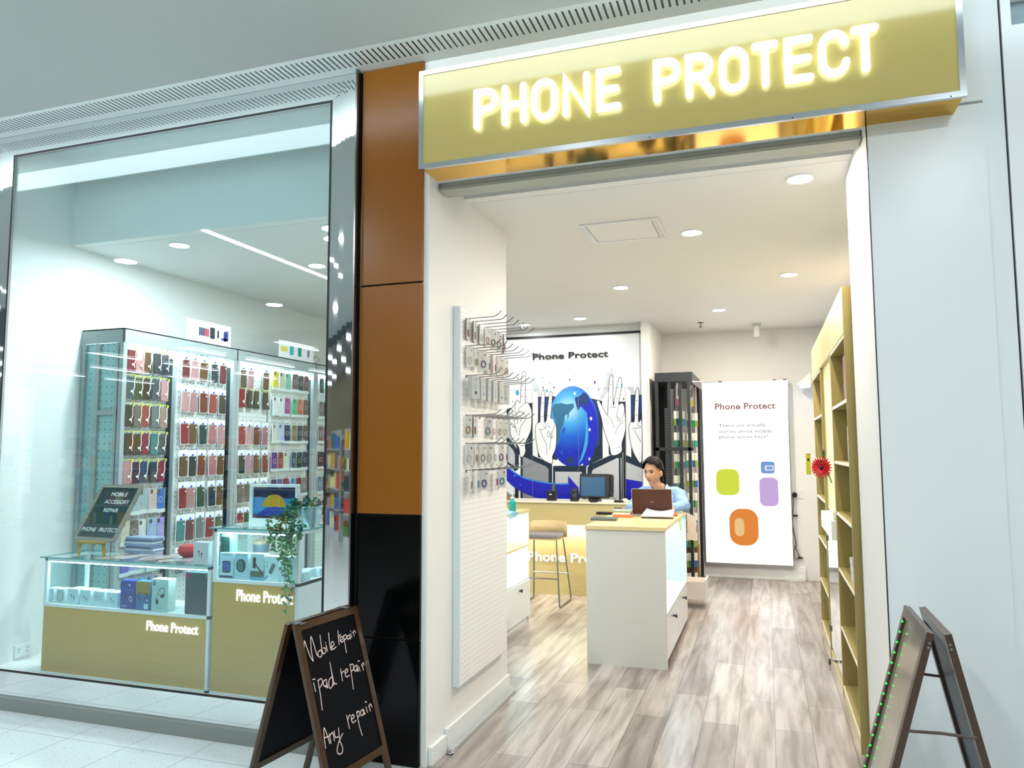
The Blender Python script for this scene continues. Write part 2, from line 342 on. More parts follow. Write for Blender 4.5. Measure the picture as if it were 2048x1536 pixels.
# ---------------- mirror steel window surround ----------------
def surround():
    oy, iy = 3.455, 3.456; o = (-4.80, .073, -2.033, 3.598); i = (-4.585, .217, -2.200, 3.470)
    P = lambda q, y: [(q[0], y, q[1]), (q[2], y, q[1]), (q[2], y, q[3]), (q[0], y, q[3])]
    A = P(o, oy); B = P(i, iy); t = thing('window_surround', 'wide mitred mirror steel frame around the display window', 'window frame', (-3.4, 3.45, .073))
    nm = ['sill', 'jamb', 'head', 'jamb']
    for k in range(4):
        j = (k+1) % 4; b = MB()
        for n in range(6):
            f0, f1 = n/6, (n+1)/6; w = lambda p, q, f: Vector(p).lerp(Vector(q), f)-Vector((0, .0045*math.sin(f*PI)*(1 if k % 2 else .1), 0))
            b.quad([w(A[k], B[k], f0), w(A[j], B[j], f0), w(A[j], B[j], f1), w(A[k], B[k], f1)])
        b.add([Vector(A[k]), Vector(A[j]), Vector(A[j])+Vector((0, .06, 0)), Vector(A[k])+Vector((0, .06, 0))], [(3, 2, 1, 0)])
        build(b, nm[k], STEEL, t, smooth=True)
    b = MB(); g = .014
    for k in range(4):
        j = (k+1) % 4; c = Vector((-3.39, 3.462, 1.84)); sh = lambda p, s: Vector((p[0]+(s if p[0] < c.x else -s), p[1], p[2]+(s if p[2] < c.z else -s)))
        b.quad([B[k], B[j], sh(B[j], g), sh(B[k], g)])
    build(b, 'gasket', DARKM, t)
    e = MB(); e.box(-2.033, 3.415, 0, -2.024, 3.475, 3.598); build(e, 'edge_strip', CHROME, t)
surround()
struct(MB().box(-4.80, 3.43, 0, -2.02, 3.475, .073), 'baseboard_front', SKIRT)
w = struct(MB().box(-4.57, 3.468, .23, -2.214, 3.472, 3.457), 'window_1', GLASS)
# column with orange and black cladding
t = thing('column', 'orange and gloss black clad column between window and entrance', 'column', (-1.836, 3.5, 0))
build(MB().box(-2.020, 3.470, 0, -1.66, 3.62, 3.6), 'core', DARKM, t)
for z0, z1, m_ in ((2.417, 3.598, ORANGE), (1.224, 2.408, ORANGE)):
    build(MB().box(-2.012, YF-.02, z0, -1.652, YF, z1), 'upper_panel', m_, t, bevel=.002)
for z0, z1 in ((.609, 1.220), (.004, .603)): build(MB().box(-2.012, YF-.02, z0, -1.652, YF, z1), 'lower_panel', BLACKG, t, bevel=.002)
# ---------------- main sign ----------------
t = thing('illuminated_sign', 'long gold sign box with glowing white letters reading PHONE PROTECT', 'sign', (-.4, 3.35, 2.932))
Y0 = 3.276; X0, X1, Z0, Z1 = -1.59, .797, 2.935, 3.44; fw_ = .024
build(MB().box(X0+.01, Y0+.008, Z0+.006, X1-.01, YF, Z1-.005), 'box', GOLDM, t)
build(MB().box(X0+fw_, Y0+.004, Z0+fw_, X1-fw_, Y0+.010, Z1-fw_), 'face_panel', SIGNG, t)
for p in ([(X0, Z0), (X1, Z0), (X1-fw_, Z0+fw_), (X0+fw_, Z0+fw_)], [(X0, Z1), (X1, Z1), (X1-fw_, Z1-fw_), (X0+fw_, Z1-fw_)], [(X0, Z0), (X0, Z1), (X0+fw_, Z1-fw_), (X0+fw_, Z0+fw_)], [(X1, Z0), (X1, Z1), (X1-fw_, Z1-fw_), (X1-fw_, Z0+fw_)]):
    build(MB().prism(p, (0, Y0, 0), d=.02), 'frame_rail', ALU, t, bevel=.0015)
def arc(cx, cy, rx, ry, a0, a1, n=14): return [(cx+rx*math.cos(math.radians(a0+(a1-a0)*k/n)), cy+ry*math.sin(math.radians(a0+(a1-a0)*k/n))) for k in range(n+1)]
GL = {  # strokes on a unit box
 'P': [[(0, 0), (0, 1), (.5, 1)]+arc(.5, .74, .5, .26, 90, -90, 12)+[(.5, .48), (0, .48)]],
 'H': [[(0, 0), (0, 1)], [(1, 0), (1, 1)], [(0, .5), (1, .5)]],
 'O': ['c', arc(.5, .68, .5, .32, 0, 180, 14)+arc(.5, .32, .5, .32, 180, 360, 14)],
 'N': [[(0, 0), (0, 1), (1, 0), (1, 1)]],
 'E': [[(1, 1), (0, 1), (0, 0), (1, 0)], [(0, .5), (.92, .5)]],
 'R': [[(0, 0), (0, 1), (.45, 1)]+arc(.45, .74, .5, .26, 90, -90, 12)+[(.45, .48), (0, .48)], [(.5, .48), (1, 0)]],
 'T': [[(0, 1), (1, 1)], [(.5, 1), (.5, 0)]],
 'C': [arc(.5, .68, .5, .32, 10, 180, 12)+arc(.5, .32, .5, .32, 180, 350, 12)]}
LX = [('P', 947, 996), ('H', 1003, 1053), ('O', 1062, 1115), ('N', 1124, 1180), ('E', 1192, 1242), ('P', 1306, 1362), ('R', 1370, 1429), ('O', 1437, 1498), ('T', 1500, 1561), ('E', 1568, 1628), ('C', 1636, 1701), ('T', 1699, 1764)]
for ch, a, b in LX:
    vm = 215-(a-950)*.145; xa = YP(a, vm, Y0-.02).x; xb = YP(b, vm, Y0-.02).x; sw = .032; g = GL[ch]; cl = g[0] == 'c'
    if ch == 'T': xa += .006; xb -= .006
    mb = MB(); hb = MB()
    for q, k in ((mb, 0), (hb, 1)):
        for st in (g[1:] if cl else g):
            pts = [(xa+sw/2+x*(xb-xa-sw), 3.083+sw/2+z*(.202-sw)) for x, z in st]
            if cl: pts = pts[:-1]
            q.ribbon(pts, sw if k == 0 else sw*.72, (0, Y0-.022 if k == 0 else Y0-.0125, 0), d=.009 if k == 0 else .006, closed=cl)
    l_ = build(mb, 'letter', E_LETTER, t); build(hb, 'halo_lamp', E_HALO, l_)
for x in (-.45, .15, .74): build(MB().cyl((x, Y0-.001, Z0+.005), (x, Y0+.003, Z0+.005), .003, 8), 'screw', DARKM, t)
# ---------------- ceiling fittings ----------------
def downlight(x, y, warm, power, lab):
    power *= .8 if warm else (1.5 if 'display window' in lab else .62)
    t = thing('downlight', lab, 'downlight', (x, y, 3.0), group='recessed downlights')
    build(MB().lathe([(.076, 0), (.076, -.006), (.066, -.010), (.064, -.004), (.064, 0)], (x, y, 3.0), 28), 'trim_ring', WHITEG, t, smooth=True)
    build(MB().cyl((x, y, 2.9965), (x, y, 2.995), .062, 24), 'lens', E_WARM if warm else E_COOL, t)
    area((x, y, 2.985), .09, power, (1, .88, .72) if warm else (.93, .98, 1), shape='DISK')
for x, y, wm, p, l in ((.219, 4.218, 1, 34, 'bright round downlight nearest the entrance on the right'), (-.428, 5.058, 0, 26, 'round downlight just right of the ceiling hatch'), (-1.189, 6.605, 0, 22, 'round downlight in the middle of the shop ceiling'),
    (.228, 6.574, 1, 44, 'warm downlight in front of the wooden shelving'), (-1.91, 8.042, 0, 12, 'downlight above the Phone Protect mural'), (-.42, 8.036, 1, 46, 'warm downlight before the light box wall'), (-2.62, 8.25, 0, 9, 'farthest left downlight above the mural'),
    (-3.881, 4.172, 0, 20, 'left downlight seen through the display window'), (-3.301, 5.004, 0, 22, 'middle downlight seen through the display window'), (-2.645, 4.173, 0, 20, 'right downlight seen at the edge of the display window')): downlight(x, y, wm, p, l)
t = thing('ceiling_hatch', 'white square access hatch in the shop ceiling', 'access hatch', (-.855, 4.88, 2.99))
b = MB(); 
for q in ((-1.11, 4.65, -.60, 4.68), (-1.11, 5.08, -.60, 5.11), (-1.11, 4.68, -1.07, 5.08), (-.64, 4.68, -.60, 5.08)): b.box(q[0], q[1], 2.99, q[2], q[3], 3.0)
build(b, 'frame', WHITEG, t, bevel=.003); build(MB().box(-1.063, 4.687, 2.993, -.647, 5.073, 2.999), 'panel', WHITE, t)
for x, y, l in ((-2.655, 8.22, 'fire sprinkler head on ceiling near the mural'), (-.669, 8.804, 'fire sprinkler head on ceiling left of the light box')):
    t = thing('fire_sprinkler', l, 'sprinkler', (x, y, 2.94)); build(MB().cyl((x, y, 3), (x, y, 2.95), .008, 8), 'stem', CHROME, t); build(MB().cyl((x, y, 2.996), (x, y, 3.0), .035, 16), 'rose', DGREY, t); build(MB().cyl((x, y, 2.945), (x, y, 2.949), .022, 12), 'deflector', DGREY, t)
q = YP(1513, 660, 9.1); t = thing('motion_sensor', 'white cylindrical sensor hanging from ceiling near back wall', 'sensor', (q.x, 9.1, 2.84)); build(MB().cyl((q.x, 9.1, 3), (q.x, 9.1, 2.965), .05, 16), 'base', GREYP, t); build(MB().cyl((q.x, 9.1, 2.965), (q.x, 9.1, 2.85), .035, 20), 'body', WHITEG, t)
# ---------------- mall opposite (seen in the mirror steel and the glass) ----------------
struct(MB().box(-26, -14, -.1, -9, -3, 0).box(9, -14, -.1, 26, -3, 0).box(-26, -3, -.1, -9, 3.4, 0).box(9, -3, -.1, 26, 3.4, 0), 'floor_mall_side', TILE)
struct(MB().box(-26, -14, 3.9, 26, -3.2, 4.0), 'ceiling_market', mat('market ceiling', '#b4b8b4', .8))
struct(MB().box(-26, -14.1, 0, 26, -14, 4), 'wall_market', mat('market wall', '#a39a80', .8))
struct(MB().box(-26, -3.25, 3.3, 26, -3.15, 3.95), 'trim_10', mat('market fascia', '#4a5257', .6))
k = 0
for x in (-20, -17.5, -15, -12.4, -9.8, -7, -4.2, -1.2, 2, 5.5, 9):
    for y in (-12.6, -9.8, -7.0, -4.6):
        tag(build(MB().box(x-.045, y-1.0, 3.84, x+.045, y+1.0, 3.86), 'linear_light', E_LINE), 'white linear ceiling lamp in the supermarket opposite', 'lamp', 'linear lamps in the supermarket opposite')
for x, y0, y1 in ((-4.53, -.2, 1.8), (-8.08, -1.3, .9), (.9, -.8, 1.4), (5, -1, 1.2), (-1.9, -2.6, -.8)):
    tag(build(MB().box(x-.03, y0, 3.437, x+.03, y1, 3.4445), 'linear_light', E_LINE), 'long thin linear lamp set in the mall ceiling', 'lamp', 'linear lamps in the mall ceiling')
PC = ['#c23b2e', '#d8a92f', '#e9e6dc', '#3c6fae', '#4f8a43', '#7a4a8c', '#d97a35', '#b8a58c', '#f0e7a4', '#31363c']
for gx in (-16, -12, -8, -4.6, -1.2, 2.4, 6):
    for gy in (-4.6, -8.4):
        t = thing('market_shelf', 'supermarket gondola stocked with coloured goods across the mall', 'shelf', (gx, gy, 0), group='gondolas across the mall')
        b = MB(); b.box(gx-1.3, gy-.3, 0, gx+1.3, gy+.3, .15); b.box(gx-1.3, gy-.03, .15, gx+1.3, gy+.03, 1.9)
        for z in (.5, .85, 1.2, 1.55): b.box(gx-1.3, gy-.28, z, gx+1.3, gy+.28, z+.02)
        build(b, 'rack', GREYP, t)
        b = MB()
        for z in (.15, .52, .87, 1.22, 1.57):
            x = gx-1.28
            while x < gx+1.2: wd = random.uniform(.06, .22); b.box(x, gy+.05, z, x+wd-.01, gy+.26, z+random.uniform(.15, .3), random.randrange(10)); x += wd
        g_ = build(b, 'goods', [mat('goods '+c, c, .5) for c in PC], t); g_['kind'] = 'stuff'
for x, y, pw in ((-6, 1.2, 30), (-3.6, 1.2, 30), (-1.2, 1.2, 30), (1.2, 1.2, 30), (3.6, 1.2, 30), (-6, -1.2, 30), (-3.6, -1.2, 30), (-1.2, -1.2, 30), (1.2, -1.2, 30), (3.6, -1.2, 30)):  # unseen round lamps added to fill the mall and shopfront with light
    t = thing('mall_fill_lamp', 'added round fill lamp in the mall ceiling behind the viewer', 'downlight', (x, y, 3.43), group='added fill lamps of the mall ceiling'); build(MB().cyl((x, y, 3.445), (x, y, 3.437), .11, 24), 'trim_ring', WHITEG, t)
    area((x, y, 3.432), .2, pw, (.92, .97, 1), shape='DISK')
wd = bpy.data.worlds.new('world'); S.world = wd; wd.use_nodes = True; wd.node_tree.nodes['Background'].inputs[0].default_value = (.78, .88, .95, 1); wd.node_tree.nodes['Background'].inputs[1].default_value = 1.0
# ---------------- display racks along the left wall (seen through the window) ----------------
XF = -4.24; Y4 = 4.07
HOOKB = MB().tube([(0, 0, 0), (0, -.10, 0), (0, -.118, .014)], .0022, 6); 
hk0 = None
def hook_at(parent, x, y, z, rz=PI/2, ln=None):
    global hk0
    if hk0 is None:
        hk0 = build(HOOKB, 'hook', CHROME, parent, local=True); o = hk0
    else: o = hk0.copy(); C.objects.link(o); o.parent = parent
    o.location = Vector((x, y, z))-wl(parent); o.rotation_euler = (0, 0, rz)
    if ln: o.scale = (1, ln, 1)
    return o
RACK = grain('rack powder coat', '#98a1a1', '#a0a8a8', (1, 1, 1), .4, 2)
BAYS = []   # (s0, s1, n, kind)
units = [(0, 1.19, [(.05, .43), (.54, 1.09)], 'nearest the window, left'), (1.195, 2.375, [(1.21, 1.65), (1.67, 2.28)], 'middle'), (2.38, 3.55, [(2.40, 2.95), (3.0, 3.45)], 'farthest, partly hidden')]
for u, (a, b, pans, l) in enumerate(units):
    t = thing('display_rack', 'grey pegboard display rack with lit canopy on left wall, '+l, 'display rack', (-4.43, Y4+a, .001))
    ya, yb = Y4+a, Y4+b
    q = MB(); q.box(-4.625, ya, 2.40, XF, yb, 2.412); q.box(XF-.012, ya, 2.312, XF, yb, 2.412); q.box(-4.625, ya, 2.312, XF, ya+.012, 2.412); build(q, 'canopy', RACK, t, bevel=.002)
    build(MB().box(-4.5, ya+.03, 2.385, -4.30, yb-.03, 2.397), 'canopy_light', E_LED, t); area((-4.33, (ya+yb)/2, 2.375), 1.1, 7.5, (.78, .97, 1), (0, math.radians(-12), PI/2), sy=.05) if False else area((-4.27, (ya+yb)/2, 2.30), .03, 9, (.82, .98, 1), (0, math.radians(25), 0), sy=1.05)
    for x, y in ((XF-.035, ya), (XF-.035, yb-.035), (-4.625, ya), (-4.625, yb-.035)): build(MB().box(x, y, .001, x+.035, y+.035, 2.31), 'post', RACK, t)
    for (p0, p1) in pans:
        pa = build(MB().box(-4.29, Y4+p0, .25, -4.275, Y4+p1, 2.30), 'pegboard', HOLER, t)
        build(MB().box(-4.30, Y4+p0-.012, .2, -4.270, Y4+p0, 2.31).box(-4.30, Y4+p1, .2, -4.270, Y4+p1+.012, 2.31), 'upright', RACK, t)
    build(MB().box(-4.62, ya+.03, .2, -4.61, yb-.03, 2.3), 'back_panel', mat('rack gap shade', '#12181a', .6), t)  # dark sheet: shade of the open gaps between boards put into its colour
    build(MB().box(-4.6, ya+.01, .2, -4.26, yb-.01, .23), 'base_shelf', RACK, t)
    if u == 0:
        for x0, x1 in ((-4.595, -4.50), (-4.46, -4.312)): build(MB().box(x0, ya+.02, .2, x1, ya+.03, 2.31), 'end_panel', HOLEB, t)
        build(MB().box(-4.50, ya+.004, .1, -4.462, ya+.035, 2.31).box(-4.313, ya+.004, .1, -4.290, ya+.035, 2.31), 'end_post', RACK, t)
        build(MB().box(-4.50, ya+.002, 1.80, -4.29, ya+.018, 1.835), 'end_rail', RACK, t)
    BAYS.append(t)
# ---- hanging phone cases: prototypes face -Y, hook point at the origin ----
def rrect(w, h, r, cx=0, cz=0, n=4):
    P = []
    for sx, sz, a0 in ((1, 1, 0), (-1, 1, 90), (-1, -1, 180), (1, -1, 270)):
        for k in range(n+1): a = math.radians(a0+90*k/n); P.append((cx+sx*(w/2-r)+r*math.cos(a), cz+sz*(h/2-r)+r*math.sin(a)))
    return P
def protoA():   # wallet case in clear sleeve with yellow clip, strap and price tag
    t = thing('phone_case', 'x', 'phone case')
    build(MB().prism(rrect(.074, .152, .008, 0, -.098), (0, -.008, 0), d=.012), 'case', cm('#7b2a2a'), t, local=True, bevel=.002, olink=True)
    build(MB().prism([(-.041, -.185), (.041, -.185), (.041, -.008), (-.041, -.008)], (0, -.010, 0), d=0), 'sleeve', POUCH, t, local=True)
    build(MB().box(.030, -.013, -.024, .041, -.0095, -.006).box(-.041, -.0112, -.0095, .041, -.010, -.0065), 'clip', mat('yellow clip', '#d8e000', .4), t, local=True)
    build(MB().ribbon([(.030, -.02), (.024, -.05), (.029, -.09), (.018, -.125), (.022, -.145)], .0055, (0, -.0125, 0), d=.002), 'strap', mat('white strap', '#e9e0d0', .6), t, local=True)
    build(MB().box(-.002, -.014, -.132, .013, -.0125, -.118), 'price_tag', PAPER, t, local=True)
    return t
def protoB():   # wallet case in white topped bag with blue dot
    t = thing('phone_case', 'x', 'phone case')
    build(MB().prism(rrect(.074, .150, .010, 0, -.125), (0, -.012, 0), d=.013), 'case', cm('#6b2020'), t, local=True, bevel=.003, olink=True)
    b = MB(); o = rrect(.092, .208, .012, 0, -.104); i = rrect(.080, .160, .010, 0, -.122)
    for k in range(len(o)): j = (k+1) % len(o); b.quad([(o[k][0], -.006, o[k][1]), (o[j][0], -.006, o[j][1]), (i[j][0], -.006, i[j][1]), (i[k][0], -.006, i[k][1])])
    build(b, 'bag_border', mat('white bag', '#eef3f4', .3), t, local=True)
    build(MB().prism(i, (0, -.0145, 0), d=0), 'bag_window', POUCH, t, local=True)
    build(MB().prism(rrect(.018, .018, .0088, 0, -.036), (0, -.0085, 0), d=.002), 'round_sticker', mat('blue sticker', '#2b3fd0', .4), t, local=True)
    build(MB().box(.018, -.0155, -.078, .028, -.0145, -.066), 'price_tag', PAPER, t, local=True)
    return t
def protoC():   # boxed case with ring and white header foot
    t = thing('phone_case', 'x', 'phone case')
    build(MB().prism(rrect(.074, .150, .012, 0, -.088), (0, -.010, 0), d=.011), 'case', cm('#d8c020'), t, local=True, bevel=.003, olink=True)
    c = build(MB().prism(rrect(.024, .030, .007, -.018, -.034), (0, -.0115, 0), d=.0015), 'camera_window', mat('camera cutout', '#5a5a58', .3), t, local=True)
    r = MB(); pts = [(.020*math.cos(a*PI/10), -.092+.020*math.sin(a*PI/10)) for a in range(20)]; r.ribbon(pts, .0035, (0, -.0115, 0), d=.001, closed=True)
    build(r, 'ring', mat('pale ring', '#cfd2cf', .4), t, local=True)
    build(MB().box(-.044, -.014, -.186, .044, -.004, -.160).box(-.044, -.006, -.162, -.041, -.004, -.006).box(.041, -.006, -.162, .044, -.004, -.006), 'pack_foot', mat('pack white', '#dfe5e4', .35), t, local=True)
    build(MB().prism([(-.044, -.186), (.044, -.186), (.044, -.004), (-.044, -.004)], (0, -.0150, 0), d=0), 'pack_window', POUCH, t, local=True)
    return t
PA, PB, PC_ = protoA(), protoB(), protoC()
CN = {'maroon': '#6d2a2c', 'dark red': '#7e1f28', 'crimson': '#8e1626', 'red': '#9c2c2a', 'brick red': '#9a4038', 'russet': '#7a3520', 'brown': '#6a4623', 'dark brown': '#42301f', 'olive brown': '#5c4a1e', 'taupe': '#77625a', 'tan pink': '#a9857a',
 'pink': '#c78f92', 'dusty pink': '#b58482', 'rose': '#b56f70', 'black': '#17191b', 'charcoal': '#30353a', 'slate grey': '#465058', 'grey': '#6c7478', 'navy': '#16293e', 'dark blue': '#1d3d62', 'teal': '#3f8080', 'dark teal': '#163a3c', 'olive green': '#3b4a20', 'forest green': '#1f4a30', 'dark green': '#1c3326',
 'clear silver': '#a9b7bd', 'pale blue': '#9dbbe0', 'blush': '#d9bdb8', 'blue': '#3f6fc0', 'beige': '#cfc6b4', 'white': '#e4e6e4', 'lavender': '#a99fe0', 'violet': '#6d5fc0', 'yellow': '#e0cf1c', 'mint': '#7cb89a', 'bright green': '#3fb583', 'mauve': '#6f4a50', 'magenta': '#b0468c', 'orange': '#d9663a', 'ivory': '#dcdccc', 'lilac': '#c4c6ec', 'gold patterned': '#80703a', 'purple': '#5a2f8c', 'plum': '#5c2440', 'light blue': '#6f9fd0', 'hot pink': '#c8405c', 'aqua clear': '#8fc4be'}
BN = ['first', 'second', 'third', 'fourth', 'fifth']
def bay(proto, bi, s0, pitch, zs, rows, pidx, slots=None):
    for r, (z, row) in enumerate(zip(zs, rows)):
        pr = proto if not isinstance(proto, list) else proto[r]
        for k, c in enumerate(row.split(',')):
            c = c.strip()
            y = Y4+s0+pitch*(k+.5)
            hook_at(BAYS[pidx], -4.275, y, z+.002, ln=.45)
            if c == '-': continue
            dup(pr, (-4.245-.012*((k*7+r*3) % 3)/2, y+random.uniform(-.003, .003), z+random.uniform(-.004, .003)), rot=(random.uniform(-.03, .03), random.uniform(-.035, .035), PI/2+random.uniform(-.10, .10)), label='%s phone case, row %s from top, %s from left, %s bay of window rack' % (c, ORD[r+1], ORD[k+1], BN[bi]), group='phone cases on bay %s of the rack' % BN[bi], mats={'case': cm(CN[c])})
ZR = [2.285, 2.095, 1.895, 1.695, 1.495, 1.285, 1.075, .87, .665]
bay([PA]*5+[PC_]*4, 0, .035, .080, ZR, ['dark red,pink,brown,charcoal,navy', 'slate grey,olive green,dark brown,slate grey,pink', 'dark brown,taupe,brick red,grey,tan pink', 'dark brown,dark brown,crimson,teal,slate grey', 'pink,navy,dark blue,navy,crimson', 'clear silver,clear silver,clear silver,blush,blue', 'beige,taupe,white,pale blue,lavender', 'violet,lavender,clear silver,grey,blush', 'clear silver,grey,pale blue,lavender,blush'], 0)
ZB = [2.30, 2.05, 1.80, 1.555, 1.31, 1.065, .82]
bay(PB, 1, .55, .106, ZB, ['maroon,pink,brown,charcoal,maroon', 'pink,dusty pink,russet,brick red,dark brown', 'crimson,brown,dark teal,rose,pink', 'brown,charcoal,russet,rose,brown', 'crimson,dusty pink,forest green,navy,brown', 'teal,maroon,grey,crimson,forest green', 'grey,blush,navy,lavender,grey'], 0)
bay([PB, PA, PB, PB, PB, PB], 2, 1.225, .105, [2.29, 2.09, 1.80, 1.555, 1.31, 1.065], ['olive brown,pink,-,brown', 'crimson,dark brown,olive green,dark brown', 'red,pink,russet,rose', 'dark green,pink,brown,russet', 'taupe,taupe,charcoal,grey', 'crimson,forest green,red,grey'], 1)
bay(PC_, 3, 1.685, .099, [2.285, 2.05, 1.80, 1.545, 1.30, 1.06], ['yellow,beige,mint,mauve,black,maroon', 'white,white,magenta,bright green,orange,brown', 'ivory,lilac,navy,gold patterned,navy,brown', 'purple,red,ivory,navy,black,navy', 'plum,purple,red,light blue,crimson,grey', 'aqua clear,white,navy,grey,black,beige'], 1)
bay(PC_, 4, 2.43, .10, [2.285, 2.05, 1.80, 1.545, 1.30, 1.06], ['dark teal,aqua clear,grey', 'taupe,dark brown,taupe', 'mauve,hot pink,grey', 'black,charcoal,navy', 'grey,slate grey,grey', 'charcoal,navy,mauve'], 2)
# header cards standing on the rack canopies
def header(s0, s1, z0, z1, kind, lab):
    x = XF-.05; ya, yb = Y4+s0, Y4+s1; w = yb-ya; h = z1-z0
    t = thing('header_card', lab, 'sign', (x, (ya+yb)/2, z0)); U = (0, 1, 0); O = (x+.004, ya, z0)
    build(MB().box(x, ya, z0-.015, x+.003, yb, z1), 'board', mat('header card white', '#f6f8fa', .4), t)
    b = MB(); ms = [mat('print '+c, c, .5) for c in ('#33405f', '#b8304a', '#1b2f33', '#3a45c0', '#e8dc50', '#35b8cc', '#2c8c88', '#c9b4e0', '#f2d8e0')]
    R = lambda cx, cz, ww, hh, m: b.prism(rrect(ww*w, hh*h, .02*w, cx*w, cz*h), O, U, (0, 0, 1), d=0.001, m=m)
    if kind == 0:
        R(.12, .5, .16, .35, 8)
        for k in range(5): R(.29+k*.045, .48, .04, .42, 0 if k < 3 else 1)
        R(.57, .5, .11, .55, 2); R(.70, .5, .04, .4, 2); R(.86, .45, .06, .5, 0); R(.91, .5, .06, .5, 3); R(.85, .3, .16, .12, 3)
    else: R(.14, .5, .18, .28, 4); R(.35, .48, .11, .55, 5); R(.58, .48, .10, .55, 6); R(.82, .46, .05, .5, 7); R(.85, .5, .06, .4, 7)
    build(b, 'printed_picture', ms, t)
header(.64, 1.16, 2.425, 2.595, 0, 'white header card with pictures of phones on the rack canopy, left one'); header(1.83, 2.40, 2.425, 2.585, 1, 'white header card with yellow block and phones, on second rack canopy')
o = tag(build(MB().tube([(-4.3, 6.45, 2.414), (-4.3, 6.52, 2.50), (-4.3, 6.60, 2.47), (-4.3, 6.5, 2.414)], .003, 6), 'wire_stand', BLK), 'thin bent black wire stand on the rack canopy', 'wire stand')
# ---------------- window counters ----------------
def counter(x0, x1, zg, zt, name, lab, dy=3.86, tx0=None, tx1=None):
    z0 = .2; t = thing(name, lab, 'display counter', ((x0+x1)/2, 3.7, z0)); F = 3.55
    b = MB(); b.box(x0, F+.02, z0, x0+.02, dy, zg+.02); b.box(x1-.02, F+.0, z0, x1, dy, zg+.02); b.box(x0, dy-.02, z0, x1, dy, zg+.02); b.box(x0, F, zg, x1, dy, zg+.018); b.box(x0, F, z0, x1, F+.02, z0+.012); build(b, 'body', WHITEG, t)
    build(MB().box(x0+.002, F+.004, z0+.012, x1-.022, F+.02, zg-.001), 'front_panel', GOLD, t)
    r = .011; b = MB()
    for x in (x0+r, x1-r):
        for y in (F+r, dy-r): b.box(x-r, y-r, zg+.018, x+r, y+r, zt-.008)
    for y in (F+r, dy-r): b.box(x0, y-r, zt-.026, x1, y+r, zt-.008)
    for x in (x0+r, x1-r): b.box(x-r, F, zt-.026, x+r, dy, zt-.008)
    build(b, 'frame', WHITEG, t, bevel=.002)
    g = MB(); g.quad([(x0+.02, F+.006, zg+.02), (x1-.02, F+.006, zg+.02), (x1-.02, F+.006, zt-.02), (x0+.02, F+.006, zt-.02)]); build(g, 'front_glass', CGLASS, t)
    g = MB()
    for x in (x0+.006, x1-.006): g.quad([(x, F+.02, zg+.02), (x, dy-.02, zg+.02), (x, dy-.02, zt-.02), (x, F+.02, zt-.02)])
    build(g, 'side_glass', CGLASS, t)
    b = MB(); b.quad([(x0-.02, F-.02, zt), (x1+.01, F-.02, zt), (x1+.01, dy+.01, zt), (x0-.02, dy+.01, zt)], 0)
    b.box(x0-.02, F-.0205, zt-.007, x1+.01, F-.0195, zt, 1).box(x0-.0205, F-.02, zt-.007, x0-.0195, dy, zt, 1).box(x1+.0095, F-.02, zt-.007, x1+.0105, dy, zt, 1)
    build(b, 'glass_top', [CGLASS, EDGEG], t)
    build(MB().box(x0+.03, F+.013, zt-.034, x1-.03, F+.021, zt-.027), 'light_strip', E_LED, t)
    area(((x0+x1)/2, F+.03, zt-.036), x1-x0-.1, 3.2*(x1-x0), (.8, .96, 1), (math.radians(20), 0, 0), sy=.015)
    return t
tl = counter(-4.25, -3.00, .60, .90, 'low_display_counter', 'low gold fronted glass display counter with lit Phone Protect lettering')
th = counter(-2.985, -2.42, .81, 1.115, 'tall_display_counter', 'taller gold fronted glass counter carrying the trailing plant')
def lettering(t, s, x0, x1, z, h, y, mt=E_TXT, n='letter', bold=.008): return split_build(MB().text(s, (0, y, 0), (1, 0, 0), (0, 0, 1), x0, x1, z, h, d=.006, bold=bold), n, mt, t)
a_ = YP(293, 1262, 3.55); b_ = YP(396, 1268, 3.55); lettering(tl, 'Phone Protect', a_.x, b_.x, (a_.z+b_.z)/2-.0, .058, 3.546)
a_ = YP(473, 1202, 3.55); b_ = YP(586, 1206, 3.55); lettering(th, 'Phone Protect', a_.x, b_.x, (a_.z+b_.z)/2-.004, .066, 3.546)

# retail boxes in counters
def pbox(name, lab, cat, c, sz, col, deco=None, rz=0, group=None):
    t = thing(name, lab, cat, (c[0], c[1], c[2]), rz, group); x, y, z = sz
    build(MB().box(-x/2, -y/2, 0, x/2, y/2, z), 'carton', mat('carton '+col, col, .35), t, local=True, bevel=.001)
    if deco:
        b = MB(); ms = []
        deco(b, ms, x, z, -y/2-.0012); build(b, 'printed_front', ms, t, local=True)
    return t
def prt(b, ms, poly, y, col):
    m = mat('ink '+col, col, .45)
    if m not in ms: ms.append(m)
    b.prism(poly, (0, y, 0), d=0, m=ms.index(m))
def rib(b, ms, pts, w, y, col, closed=False):
    m = mat('ink '+col, col, .45)
    if m not in ms: ms.append(m)
    b.ribbon(pts, w, (0, y, 0), d=0, m=ms.index(m), closed=closed)
def wr(b, ms, s, x0, x1, z, h, y, col, bold=0):
    m = mat('ink '+col, col, .45)
    if m not in ms: ms.append(m)
    b.text(s, (0, y, 0), (1, 0, 0), (0, 0, 1), x0, x1, z, h, m=ms.index(m), bold=bold)
def buds(b, ms, x, z, y, c='#8a8f94'):
    for sx, o in ((-1, .0), (1, -.012)):
        prt(b, ms, rrect(.011, .011, .005, sx*.010, z*.58+o), y, c); rib(b, ms, [(sx*.010, z*.55+o), (sx*.008, z*.38+o)], .0035, y, c)
def ringd(b, ms, x, z, y, c='#a9adb0'): rib(b, ms, [(.024*math.cos(a*PI/12), z*.5+.03*math.sin(a*PI/12)) for a in range(24)], .004, y, c, True)
def d_ring(b, ms, x, z, y): ringd(b, ms, x, z, y)
